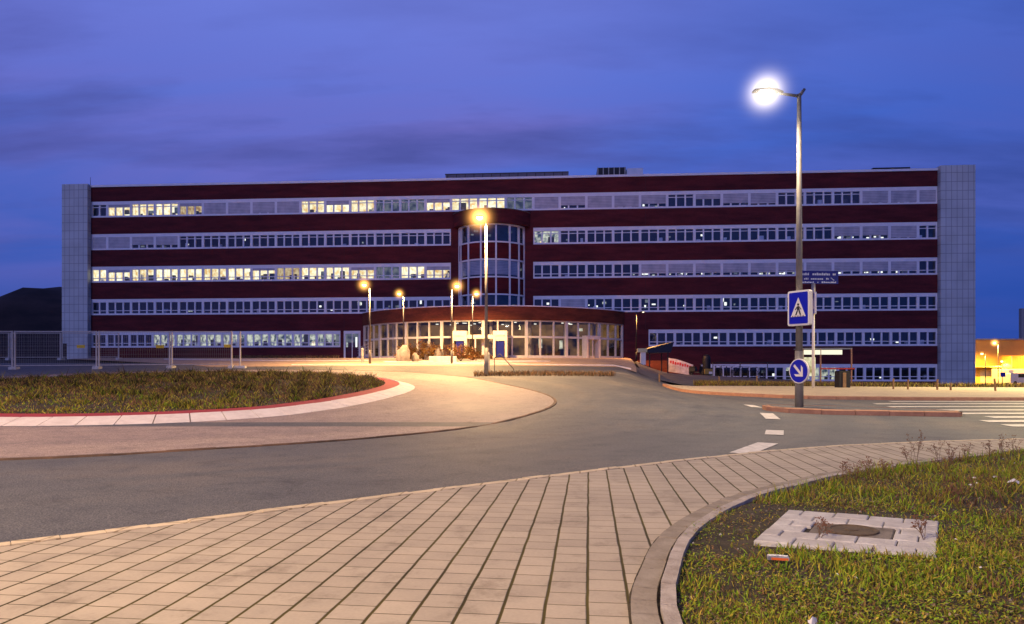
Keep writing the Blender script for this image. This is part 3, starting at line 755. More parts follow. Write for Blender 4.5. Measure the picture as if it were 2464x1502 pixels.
def dry_weed(x, y, z, h, seed):
    rr = random.Random(seed); mb = MB(); mb.c = []
    def stem(p, d, l, r, lv):
        q = p + d * l
        n0 = len(mb.v); mb.tube(p, q, r, r * 0.6, 4, 0, False)
        mb.c += [(0.16, 0.095, 0.06)] * (len(mb.v) - n0)
        if lv == 0:
            for k in range(3):
                n0 = len(mb.v); e = q + Vector((rr.uniform(-1, 1), rr.uniform(-1, 1), rr.uniform(-.3, 1))) * 0.012
                mb.quad(e + Vector((-.0035, 0, -.0035)), e + Vector((.0035, 0, -.0035)), e + Vector((.0035, .002, .0035)), e + Vector((-.0035, .002, .0035)))
                mb.c += [(0.20, 0.10, 0.06)] * (len(mb.v) - n0)
            return
        for k in range(3 if lv > 1 else 3):
            t_ = rr.uniform(0.35, 1.0)
            dd = (d + Vector((rr.uniform(-.8, .8), rr.uniform(-.8, .8), rr.uniform(-.1, .4)))).normalized()
            stem(p + d * l * t_, dd, l * rr.uniform(0.35, 0.55), r * 0.65, lv - 1)
    for k in range(3):
        stem(Vector((0, 0, 0)), Vector((rr.uniform(-.35, .35), rr.uniform(-.35, .35), 1)).normalized(), h * rr.uniform(.6, .8), 0.0022, 2)
    return mb.build('dry_weed', M_leaf, loc=(x, y, z), label='thin dry brown weed stalks standing at the grass edge beside the pavement', cat='weed', group='dry weed stalks along the grass edge')
for k, (u, v, h) in enumerate(((2205, 1128, 0.34), (2190, 1132, 0.22), (2120, 1165, 0.22), (2090, 1172, 0.25), (2060, 1178, 0.24), (2035, 1178, 0.2), (2260, 1125, 0.26), (2290, 1128, 0.24), (2330, 1122, 0.2), (2380, 1120, 0.25), (2410, 1118, 0.3), (2440, 1115, 0.22), (2270, 1180, 0.3), (2300, 1230, 0.2), (2225, 1330, 0.16), (1970, 1325, 0.13))):
    p = gp(u, v); dry_weed(p.x, p.y, vz(p.x, p.y) - 0.01, h, k)

# manhole slab
def gpv(u, v):
    y = 1.8
    while y < 40:
        x = (u - UC) * y / FPX
        if CAM_H - (v - HZ) * y / FPX <= vz(x, y) + 0.02: break
        y += 0.02
    return Vector((x, y, vz(x, y)))
def skew(mb): mb.v = [(x + y*EC, y*ES, z) for (x, y, z) in mb.v]; return mb
sl = empty('manhole_slab', (SC.x, SC.y, vz(SC.x, SC.y) - 0.035), math.atan2(E1.y, E1.x), 'square pale paved slab with a round rusty cover set in the grass verge', 'manhole')
mb = MB(); W_, H_ = 0.47, 0.525
rows = 6; rh = 2 * H_ / rows
for r_ in range(rows):
    x = -W_; y0 = -H_ + r_ * rh
    cuts = [-W_]
    st = 0.0 if r_ % 2 == 0 else -0.105
    k = -W_ + st
    while k < W_ - 0.04:
        k += 0.21
        cuts.append(min(k, W_))
    if cuts[-1] < W_: cuts.append(W_)
    for a, b in zip(cuts[:-1], cuts[1:]):
        if b - a < 0.03: continue
        segs = [(a, b)]
        if r_ in (2, 3):
            segs = []
            if a < -0.235: segs.append((a, min(b, -0.235)))
            if b > 0.235: segs.append((max(a, 0.235), b))
        for (p, q) in segs:
            if q - p > 0.03:
                e = R.uniform(-0.003, 0.004)
                mb.bevbox((p + 0.003, y0 + 0.0025, 0), (q - 0.003, y0 + rh - 0.0025, 0.052 + e), 0.006)
skew(mb).build('paving_blocks', M_conc, sl)
mb = MB(); mb.box((-0.466, -0.52, -0.03), (0.466, 0.52, 0.036)); skew(mb).build('bedding', M_soil, sl)
mb = MB(); mb.bevbox((-0.232, -0.172, 0.0), (0.232, 0.172, 0.046), 0.008); fr = skew(mb).build('cover_frame', mat('stained_concrete', (0.24, 0.21, 0.17), 0.9, (0.12, 0.10, 0.08), 8, bump=0.5, bscale=80), sl)
mb = MB(); mb.lathe((0, 0, 0.044), [(0.155, 0), (0.155, 0.010), (0.148, 0.013), (0.125, 0.013), (0.122, 0.009), (0.04, 0.009), (0.036, 0.014), (0.02, 0.014)], 32); skew(mb).build('cover', M_iron, sl)

# litter
def scrap(u, v, r, m_, label, cat='litter', group=None, name='litter_scrap', seed=0):
    rr = random.Random(seed); p = gpv(u, v); mb = MB()
    n = 9; k0 = 0
    for i in range(n):
        a = 2*PI*i/n; q = r * rr.uniform(0.55, 1.1)
        mb.v.append((q*math.cos(a)*1.3, q*math.sin(a)*0.8, r*rr.uniform(0.0, 0.5)))
    mb.v.append((0, 0, r * 0.9)); mb.v.append((0.4*r, 0.1*r, r*0.5))
    for i in range(n): mb.f.append((i, (i+1) % n, n if i < 5 else n+1)); mb.m.append(0)
    mb.f.append((0, n+1, n)); mb.m.append(0); mb.f.append((5, n, n+1)); mb.m.append(0)
    return mb.build(name, m_, loc=(p.x, p.y, vz(p.x, p.y) + 0.02), rot=(0, 0, rr.uniform(0, 6)), label=label, cat=cat, group=group)
M_scrap = mat('white_litter', (0.75, 0.74, 0.74), 0.6)
for k, (u, v, r) in enumerate(((2345, 1152, 0.022), (2350, 1165, 0.018), (2395, 1150, 0.022), (2335, 1168, 0.016), (2015, 1385, 0.010), (2060, 1392, 0.009), (2300, 1300, 0.009), (2360, 1368, 0.010))):
    scrap(u, v, r, M_scrap, 'small crumpled white scrap of litter lying in the grass', group='white litter scraps in the grass', seed=k)
scrap(2440, 1164, 0.05, M_scrap, 'larger crumpled white plastic bag lying in the grass at the edge', 'plastic bag', name='plastic_bag', seed=31)
scrap(1955, 1502, 0.03, M_scrap, 'white crumpled plastic lying at the bottom of the grass verge', 'plastic', name='crumpled_plastic', seed=44)
p = gpv(1872, 1352)
pk = empty('drinks_carton', (p.x, p.y, vz(p.x, p.y) + 0.03), -0.25, 'flattened silver and orange packet lying in the grass before the slab', 'packet')
mb = MB(); mb.bevbox((-0.055, -0.02, 0), (0.055, 0.02, 0.022), 0.006); mb.build('packet_body', mat('silver_foil', (0.5, 0.5, 0.55), 0.35, (0.2, 0.2, 0.25), 30, metal=0.5), pk)
mb = MB(); mb.box((-0.035, -0.0215, 0.001), (0.05, -0.0202, 0.014)); mb.build('orange_print', mat('orange_print', (0.65, 0.13, 0.03), 0.5), pk)

# ------------------------------------------------------------------ office building
BX, BY = -45.3, 73.5
BROT = math.atan2(-6.3, 87.2)
LEN = 87.4
bld = empty('office_building', (BX, BY, 0), BROT, 'long maroon brick office block with bands of white framed windows and a rounded glass entrance', 'building')
CS = 43.3
def rowz(k): 
    top = 18.97 - 3.5 * (5 - k); return top - 1.72, top
ROWS = {5: [(0, 87.4)], 4: [(0, 39.07), (47.6, 87.4)], 3: [(0, 39.07), (47.6, 87.4)], 2: [(0, 39.07), (47.6, 87.4)], 1: [(0, 27.4), (59.3, 87.4)], 0: [(65.0, 87.4)]}
mb = MB()
def bb(s0, s1, z0, z1): mb.box((s0, 0, z0), (s1, 0.35, z1))
bb(0, LEN, rowz(5)[1], 20.5)
for k in range(5): bb(0, LEN, rowz(k)[1], rowz(k+1)[0])
bb(0, LEN, -2.0, rowz(0)[0])
for k, segs in ROWS.items():
    z0, z1 = rowz(k); s = 0
    for (a, b) in segs:
        if a > s: 
            if k == 1: bb(s, 27.75, z0, z1); bb(29.55, a, z0, z1)
            else: bb(s, a, z0, z1)
        s = b
    if s < LEN - 0.01: bb(s, LEN, z0, z1)
wall = mb.build('brick_wall', M_brick, bld)
for s in (27.8, 59.0):
    for k in range(0, 6):
        z0 = rowz(k)[1]; z1 = rowz(k+1)[0] if k < 5 else 20.5
        mb = MB(); mb.box((s - 0.03, -0.012, z0 + 0.02), (s + 0.03, -0.001, z1 - 0.02)); mb.build('expansion_joint', M_joint, wall)
mb = MB(); mb.box((-0.02, -0.10, 20.5), (LEN + 0.02, 0.5, 20.72)); mb.build('coping', M_white, bld)
mb = MB(); mb.box((0.1, 0.5, 20.2), (LEN - 0.1, 16, 20.45)); mb.build('roof', M_roof, bld)
mb = MB(); mb.box((0.1, 5.0, -2.0), (LEN - 0.1, 16, 20.19)); mb.build('rear_block', M_brick, bld)
mb = MB()
for k in range(-1, 6):
    z0 = rowz(k)[1] + 0.08; z1 = rowz(k+1)[0] - 0.06 if k < 5 else 20.19
    mb.box((0.1, 0.36, z0), (LEN - 0.1, 4.99, z1))
mb.build('floor_slab', M_roof, bld)
# end towers clad in pale panels
M_t2 = M_tile
mb = MB(); mb.box((-2.9, -0.55, 3.7), (-0.02, 3, 20.75)); mb.box((-2.35, -0.53, 1.0), (-0.03, 3, 3.699)); mb.build('end_tower', M_tile, bld)
mb = MB(); mb.box((LEN + 0.02, -0.55, -0.85), (LEN + 3.25, 3, 20.85)); mb.build('end_tower', M_tile, bld)

# what each window shows, read along the facade
def su(s, k):
    X = BX + 0.9974 * s; Y = BY - 0.072 * s; return UC + FPX * X / Y
STATE = {
 5: [(262, 'dark'), (502, 'lit'), (697, 'blind'), (888, 'lit'), (1018, 'dimblind'), (1147, 'lit'), (1200, 'lit'), (1262, 'dimblind'), (1352, 'blind'), (1415, 'gap'), (1550, 'blind'), (1612, 'gap'), (1862, 'half'), (2062, 'dark'), (2400, 'blind')],
 4: [(325, 'blind'), (442, 'gap'), (1290, 'dark'), (1345, 'cool'), (1990, 'dark'), (2140, 'gap'), (2215, 'blind'), (2400, 'dark')],
 3: [(910, 'lit'), (950, 'dimblind'), (1200, 'lit'), (1555, 'dark'), (2212, 'gap'), (2400, 'dark')],
 2: [(860, 'dark'), (1000, 'spark'), (1280, 'dark'), (1410, 'half'), (1500, 'spark'), (1560, 'dark'), (1620, 'spark'), (1740, 'dark'), (1830, 'spark'), (1990, 'dark'), (2030, 'spark'), (2060, 'dark'), (2100, 'spark'), (2130, 'dark'), (2175, 'spark'), (2400, 'dark')],
 1: [(383, 'dark'), (760, 'cool'), (822, 'cool'), (1990, 'dark'), (2040, 'spark'), (2060, 'dark'), (2090, 'spark'), (2400, 'dark')],
 0: [(1825, 'dark'), (1912, 'spark'), (1990, 'cool'), (2400, 'dark')],
}
def state(s, k):
    u = su(s, k)
    for lim, st in STATE[k]:
        if u < lim: return st
    return 'dark'
wins = []
for k, segs in ROWS.items():
    for (a, b) in segs:
        if k == 5: parts = [(0, 39.07, 'L', 14), (39.07, 47.6, 'C', 3), (47.6, 87.4, 'R', 14)]
        elif k == 1: parts = [(a, b, 'L' if a < 1 else 'R', 10)]
        elif k == 0: parts = [(a, b, 'R', 8)]
        else: parts = [(a, b, 'L' if a < 1 else 'R', 14)]
        for (p, q, typ, n) in parts:
            cnt = ([2] if typ == 'L' else []) + [3] * n + ([2] if typ == 'R' else [])
            pw = (q - p) / sum(cnt); x = p
            for c in cnt: wins.append((k, x, x + c * pw, c)); x += c * pw
wins.sort(key=lambda w_: -w_[1])
def frame_into(mb, k, s0, s1, n):
    z0, z1 = rowz(k); e = 0.001
    A, B = s0 + e, s1 - e
    mb.box((A, 0.03, z1 - 0.36), (B, 0.24, z1 - e))
    mb.box((A, 0.03, z0 + e), (B, 0.24, z0 + 0.18))
    mb.box((A, 0.045, z0 + 0.18), (A + 0.13, 0.22, z1 - 0.36)); mb.box((B - 0.13, 0.045, z0 + 0.18), (B, 0.22, z1 - 0.36))
    pw = (B - A) / n
    for i in range(1, n): mb.box((A + i*pw - 0.075, 0.07, z0 + 0.18), (A + i*pw + 0.075, 0.21, z1 - 0.36))
    tz = z0 + 0.47 if k <= 3 else z1 - 0.62
    for i in range(n):
        a = A + i*pw + (0.13 if i == 0 else 0.075); b = A + (i+1)*pw - (0.13 if i == n-1 else 0.075)
        mb.box((a, 0.085, tz - 0.035), (b, 0.20, tz + 0.035))
def pane_into(mb, k, s0, s1, mi=0):
    z0, z1 = rowz(k)
    mb.quad((s0 + 0.05, 0.15, z0 + 0.1), (s1 - 0.05, 0.15, z0 + 0.1), (s1 - 0.05, 0.15, z1 - 0.2), (s0 + 0.05, 0.15, z1 - 0.2), mi)
def blind_into(mb, k, s0, s1, drop, n, mi=0):
    z0, z1 = rowz(k); zt = z1 - 0.36; zb = zt - (zt - z0 - 0.19) * drop
    mb.box((s0 + 0.135, 0.050, zb), (s1 - 0.135, 0.062, zt - 0.002), mi)
room_mb = {}
RM = [M_dark, M_lit, M_lit2, M_dim, M_cool, M_tube, M_spark, M_furn, M_white, M_lit3]
stuff_mb = MB(); count = 0
for (k, s0, s1, n) in wins:
    st = state((s0 + s1) / 2, k); z0, z1 = rowz(k)
    drop = 0
    if st == 'blind': drop = R.choice([1.0, 1.0, 0.97])
    if st == 'gap': drop = R.uniform(0.70, 0.80)
    if st == 'lit' and R.random() < 0.22: drop = R.uniform(0.15, 0.4)
    if st == 'half': drop = R.uniform(0.3, 0.9) if R.random() < 0.6 else 0
    if count < 100:
        m1 = MB(); frame_into(m1, k, s0, s1, n); f_ = m1.build('window', M_white, bld)
        m1 = MB(); pane_into(m1, k, s0, s1); m1.build('pane', M_glass, f_)
        if drop > 0: m1 = MB(); blind_into(m1, k, s0, s1, drop, n); m1.build('blind', M_blind, f_)
        if st == 'lit': f_['label'] = 'lit window with warm yellow panes'
        elif drop > 0.9: f_['label'] = 'window with lowered grey blind'
    else:
        i0 = len(stuff_mb.f); frame_into(stuff_mb, k, s0, s1, n); pane_into(stuff_mb, k, s0, s1, 1)
        if drop > 0: blind_into(stuff_mb, k, s0, s1, drop, n, 2)
    count += 1
    # the room behind
    rm = room_mb.setdefault(k, MB()); d = 2.6 if st in ('lit', 'cool') else 4.0
    base = {'lit': R.choice([1, 1, 1, 2, 2, 2, 9]), 'dimblind': 3, 'cool': 4}.get(st, 0)
    a, b, y0, y1, lo, hi = s0 + 0.02, s1 - 0.02, 0.26, d, z0 - 0.04, z1 + 0.06
    rm.quad((a, y1, lo), (b, y1, lo), (b, y1, hi), (a, y1, hi), base)
    rm.quad((a, y0, lo), (a, y1, lo), (a, y1, hi), (a, y0, hi), base if base else 0)
    rm.quad((b, y0, lo), (b, y1, lo), (b, y1, hi), (b, y0, hi), base if base else 0)
    rm.quad((a, y0, hi), (b, y0, hi), (b, y1, hi), (a, y1, hi), base)
    rm.quad((a, y0, lo), (b, y0, lo), (b, y1, lo), (a, y1, lo), 7)
    if st in ('lit', 'cool'):
        for q in range(2):
            x = lerp(a, b, (q + 0.5) / 2); rm.box((x - 0.45, 0.9, hi - 0.12), (x + 0.45, 1.15, hi - 0.06), 5)
        for q in range(R.choice([2, 3, 3, 4])):
            x = R.uniform(a + 0.1, b - 0.5); hh = R.uniform(0.25, 0.75); ww = R.uniform(0.15, 0.5); yy = R.uniform(0.4, 1.6)
            rm.box((x, yy, lo), (x + ww, yy + 0.3, lo + 0.2 + hh), R.choice([7, 7, 7, 8, 0, 2]))
        for q in range(R.choice([0, 1, 1])):
            x = R.uniform(a + 0.1, b - 0.7); rm.box((x, d - 0.35, lo + 0.1), (x + R.uniform(.4, .8), d - 0.05, lo + R.uniform(.9, 1.6)), R.choice([7, 0, 3]))
    else:
        ns = {'spark': R.choice([2, 3, 4]), 'gap': R.choice([1, 2, 4]), 'dark': 1 if R.random() < 0.16 else 0, 'half': 1 if R.random() < .4 else 0}.get(st, 0)
        for q in range(ns):
            x = R.uniform(a + 0.15, b - 0.6); ww = R.uniform(0.10, 0.42)
            zz = z0 + (R.uniform(0.25, 0.36) if st == 'gap' else R.uniform(0.3, 1.05)); hh = R.uniform(0.08, 0.2) if st != 'spark' else R.uniform(0.1, 0.42)
            rm.box((x, 0.5, zz), (x + ww, 0.6, zz + hh), R.choice([6, 6, 4, 3]))
        for q in range(2):
            x = R.uniform(a + 0.1, b - 0.5); rm.box((x, 0.5, lo), (x + R.uniform(.2, .5), 0.8, lo + R.uniform(0.3, 0.75)), R.choice([7, 8, 0]))
o = stuff_mb.build('window', [M_white, M_glass, M_blind], bld, kind='stuff')
for k, rm in room_mb.items(): rm.build('room_interior', RM, bld)

# side door on the left of the hall
mb = MB()
dz0, dz1 = 2.05, rowz(1)[1] - 0.02
mb.box((27.76, -0.03, 2.05), (27.95, 0.2, dz1)); mb.box((29.35, -0.03, 2.05), (29.54, 0.2, dz1)); mb.box((27.95, -0.028, dz1 - 0.3), (29.35, 0.2, dz1)); mb.box((28.62, -0.02, 2.05), (28.7, 0.18, dz1 - 0.3))
dr = mb.build('door', M_white, bld)
mb = MB(); mb.quad((27.95, 0.0, 2.05), (29.35, 0.0, 2.05), (29.35, 0.0, dz1 - 0.3), (27.95, 0.0, dz1 - 0.3)); mb.build('pane', M_glass, dr)
mb = MB(); mb.box((27.95, 0.01, 3.73), (29.35, 0.012, dz1 - 0.3), 0); mb.box((28.6, 0.004, 4.75), (29.2, 0.008, 4.95), 1); mb.box((29.0, 0.004, 3.1), (29.2, 0.008, 4.3), 1); mb.build('lit_lobby', [M_dim, M_spark], dr)

# round bay
bay = None
bc = (CS, 1.45); br_ = 3.72; ba = math.acos(1.45 / br_) * 0.985
mb = MB()
for (z0, z1) in ((rowz(4)[1] - 0.02, rowz(4)[1] + 0.05),): pass
sp1 = MB(); gl = MB(); fr = MB()
zb, zt = 6.9, rowz(4)[1] + 0.0
bands = []
for k in (2, 3):
    bands.append((rowz(k)[1] + 0.05, rowz(k+1)[0] - 0.05))
fa = MB(); fa.arc((CS, 1.78), 0.05, 4.38, -1.145, 1.145, zt + 0.07, zt + 1.45, 28); bay = fa.build('round_bay', M_brick, bld)
M_bayp = brick_mat('bay_red_panel', (0.12, 0.014, 0.016), (0.10, 0.012, 0.014), (0.08, 0.01, 0.01))
for (z0, z1) in bands: sp1 = MB(); sp1.arc(bc, br_ - 0.30, br_ - 0.06, -ba, ba, z0, z1, 24); sp1.build('spandrel', M_bayp, bay)
for k in (2, 3, 4):
    z0 = max(zb, rowz(k)[0] - 0.05); z1 = rowz(k)[1] + 0.05
    gl = MB(); gl.arcface(bc, br_ - 0.12, -ba, ba, z0, z1, 24); gl.build('glazing', M_glass, bay)
ang = [-ba, -ba*0.86, -ba*0.55, -ba*0.2, ba*0.16, ba*0.5, ba*0.78, ba]
for a in ang: fr.arc(bc, br_ - 0.17, br_ + 0.02, a - 0.022, a + 0.022, zb, zt, 1)
for k in (2, 3, 4):
    for z in (rowz(k)[0] - 0.05, rowz(k)[1] - 0.02):
        if z > zb: fr.arc(bc, br_ - 0.16, br_ + 0.005, -ba, ba, z - 0.07, z + 0.07, 24)
fr.build('mullion', M_white, bay)
fa = MB(); fa.arc((CS, 1.78), 4.1, 4.42, -1.14, 1.14, zt + 1.45, zt + 1.52, 28); fa.build('bay_coping', M_poled, bay)
rb_ = MB()
rb_.box((CS - 3.3, -0.02, zb), (CS + 3.3, -0.005, zt), 0)
for k in (2, 3, 4):
    z0 = max(zb, rowz(k)[0] + 0.2)
    for q in range(4):
        x = CS + R.uniform(-2.8, 2.5); z = rowz(k)[0] + R.uniform(0.6, 1.3)
        rb_.box((x, -0.5, z), (x + R.uniform(0.2, 0.7), -0.3, z + R.uniform(.1, .3)), 1)
rb_.build('bay_interior', [M_dark, M_dim], bay)
mb = MB(); mb.arc(bc, br_ - 0.145, br_ - 0.138, -ba*0.84, ba*0.76, rowz(3)[0] + 0.2, rowz(3)[1] - 0.1, 24); mb.build('blind', M_blind, bay)

# entrance hall: flat drum in front of the facade
RR = 15.8; hc = (CS, 8.3); ha = math.acos(8.3 / RR) * 0.998
hall_fascia = MB(); hall_fascia.arc(hc, RR - 0.5, RR + 0.12, -ha, ha, 5.5, 6.75, 60)
hall = hall_fascia.build('entrance_hall', M_brick2, bld)
mb = MB(); mb.arc(hc, RR - 0.3, RR + 0.22, -ha, ha, 6.75, 6.84, 60); mb.build('hall_coping', M_white, hall)
mb = MB()
P0 = [(hc[0] + (RR - 0.35) * math.sin(a), hc[1] - (RR - 0.35) * math.cos(a), 6.70) for a in [lerp(-ha, ha, i / 60) for i in range(61)]]
mb.poly(P0); mb.build('hall_roof', M_roof, hall)
mb = MB(); mb.poly([(x, y, 5.52) for (x, y, z) in P0]); mb.poly([(x, y, 2.06) for (x, y, z) in P0], 1); mb.box((CS - 13.0, -0.06, 2.07), (CS + 13.0, -0.03, 5.5), 2)
HI = [mat('hall_ceiling', (0.12, 0.11, 0.10), 0.8), mat('hall_floor', (0.25, 0.18, 0.12), 0.4), emit('hall_rear_wall_glow', (0.42, 0.22, 0.08), 0.55, (0.02, 0.014, 0.012), 0.55, False), M_spark, M_cool, emit('exit_green', (0.05, 0.9, 0.25), 1.5, None, 1, False), M_furn, M_wood]  # rear wall glows in place of warm light in the hall
for q in range(26):
    a = R.uniform(-ha*0.9, ha*0.9); r_ = R.uniform(9.2, 14.6); x, y = hc[0] + r_*math.sin(a), hc[1] - r_*math.cos(a)
    if y < -0.8: mb.box((x - 0.12, y - 0.12, 5.40), (x + 0.12, y + 0.12, 5.46), 3)
for q in range(16):
    a = R.uniform(-ha*0.9, ha*0.9); r_ = R.uniform(11, 14.4); x, y = hc[0] + r_*math.sin(a), hc[1] - r_*math.cos(a)
    if y < -1.0: mb.box((x - R.uniform(.2, .8), y - 0.2, 2.08), (x + R.uniform(.2, .8), y + 0.2, 2.08 + R.uniform(0.5, 1.4)), R.choice([6, 7, 7]))
for (s, z, w_, h_) in ((48.3, 3.0, 0.35, 0.9), (50.3, 2.9, 0.3, 0.8), (47.2, 3.4, 0.3, 1.0), (37.5, 3.2, .3, .5), (52.0, 4.6, .5, .25)): mb.box((s, -4.4, z), (s + w_, -4.3, z + h_), 4)
mb.box((44.0 - 1.0, -5.6, 3.35), (44.0 - 0.65, -5.5, 3.75), 5)
mb.build('hall_interior', HI, hall)
mb = MB(); mb.arcface(hc, RR - 0.14, -ha, ha, 2.2, 5.48, 48); mb.build('glazing', M_glass2, hall)
mu = MB(); nseg = 24
for i in range(nseg + 1):
    a = lerp(-ha, ha, i / nseg); tk = 0.0085 if i % 3 == 0 else 0.0045
    mu.arc(hc, RR - 0.2, RR - 0.03 + (0.05 if i % 3 == 0 else 0), a - tk, a + tk, 2.05, 5.47, 1)
mu.arc(hc, RR - 0.19, RR - 0.04, -ha, ha, 3.86, 4.04, 60); mu.arc(hc, RR - 0.22, RR - 0.02, -ha, ha, 2.0, 2.24, 60); mu.arc(hc, RR - 0.22, RR - 0.025, -ha, ha, 5.38, 5.50, 60)
mu.build('mullion', mat('cream_metal', (0.72, 0.66, 0.55), 0.45, (0.62, 0.56, 0.46), 2), hall)
for i in range(1, 8):
    a = lerp(-ha, ha, i / 8 + 0.02); x, y = hc[0] + (RR - 1.3)*math.sin(a), hc[1] - (RR - 1.3)*math.cos(a)
    mb = MB(); mb.tube((x, y, 2.07), (x, y, 5.5), 0.16, 0.16, 12); mb.build('column', mat('column_paint', (0.6, 0.55, 0.48), 0.5) if i == 1 else bpy.data.materials['column_paint'], hall, smooth=False)
# entrance vestibule
yf = hc[1] - RR
ve = MB()
M_cream = bpy.data.materials['cream_metal']
for (a, b) in ((40.5, 41.9), (44.3, 45.6)):
    ve.box((a, yf - 1.0, 2.02), (a + 0.22, yf + 0.3, 4.0)); ve.box((b - 0.22, yf - 1.0, 2.02), (b, yf + 0.3, 4.0)); ve.box((a, yf - 1.02, 4.0), (b, yf + 0.3, 4.45))
    ve.box((a + 0.22, yf - 0.95, 3.55), (b - 0.22, yf - 0.85, 3.999))
ve.box((41.9, yf - 0.8, 3.75), (44.3, yf + 0.3, 4.1)); ve.box((42.6, yf - 0.75, 2.05), (42.72, yf - 0.6, 3.75)); ve.box((43.5, yf - 0.75, 2.05), (43.62, yf - 0.6, 3.75))
vv = ve.build('vestibule', M_cream, hall)
for s in (40.9, 44.6):
    mb = MB(); mb.box((s, yf - 0.9, 2.05), (s + 0.7, yf - 0.86, 3.5)); mb.build('door', M_navy, vv)
mb = MB(); mb.box((44.6, yf - 1.035, 4.08), (45.4, yf - 1.022, 4.36)); mb.build('sign_panel', emit('lit_sign_panel', (1.0, 0.95, 0.6), 1.3, None, 1, False), vv)
a = 0.675; Mx = Matrix.Translation((hc[0] + RR*math.sin(a), hc[1] - RR*math.cos(a), 0)) @ Matrix.Rotation(a, 4, 'Z')
mb = MB(); mb.box((-0.85, -0.6, 2.02), (-0.65, 0.1, 3.8), 0, Mx); mb.box((0.65, -0.6, 2.02), (0.85, 0.1, 3.8), 0, Mx); mb.box((-0.85, -0.62, 3.8), (0.85, 0.1, 4.15), 0, Mx); mb.box((-0.05, -0.5, 2.02), (0.05, -0.4, 3.8), 0, Mx); mb.build('side_portal', M_cream, hall)

# roof equipment
mb = MB(); mb.box((38.0, 3.0, 20.45), (51.2, 6.5, 21.95), 0); mb.box((37.95, 2.95, 21.95), (51.25, 6.5, 22.03), 1)
for q in range(14): mb.box((38.2 + q*0.95, 2.93, 20.5), (38.3 + q*0.95, 2.99, 21.95), 1)
mb.build('plant_screen', [mat('mauve_grey_screen', (0.22, 0.18, 0.2), 0.7), M_poled], bld)
mb = MB(); mb.box((54.3, 3.0, 20.45), (57.3, 5.5, 22.35), 0)
for q in range(6): mb.box((54.3 + q*0.57, 2.9, 20.47), (54.4 + q*0.57, 2.998, 22.35), 1)
mb.build('air_handling_unit', [M_black, M_pole], bld)
mb = MB(); mb.bevbox((57.4, 3.0, 20.45), (59.1, 5.5, 22.25), 0.05); mb.build('air_duct', M_white, bld)
mb = MB(); mb.box((52.0, 3.2, 20.47), (54.1, 4, 20.9)); mb.tube((59.9, 3, 20.45), (59.9, 3, 21.4), 0.03); mb.build('roof_pipe', M_black, bld)
mb = MB(); mb.box((82.9, 3.0, 20.45), (86.0, 5.4, 21.55), 0); mb.box((82.5, 2.8, 21.55), (86.2, 5.6, 21.7), 1); mb.build('roof_hatch', [M_white, M_black], bld)
mb = MB(); mb.tube((-0.8, 1, 20.75), (-0.8, 1, 21.9), 0.03, 0.015); mb.build('antenna', M_black, bld)

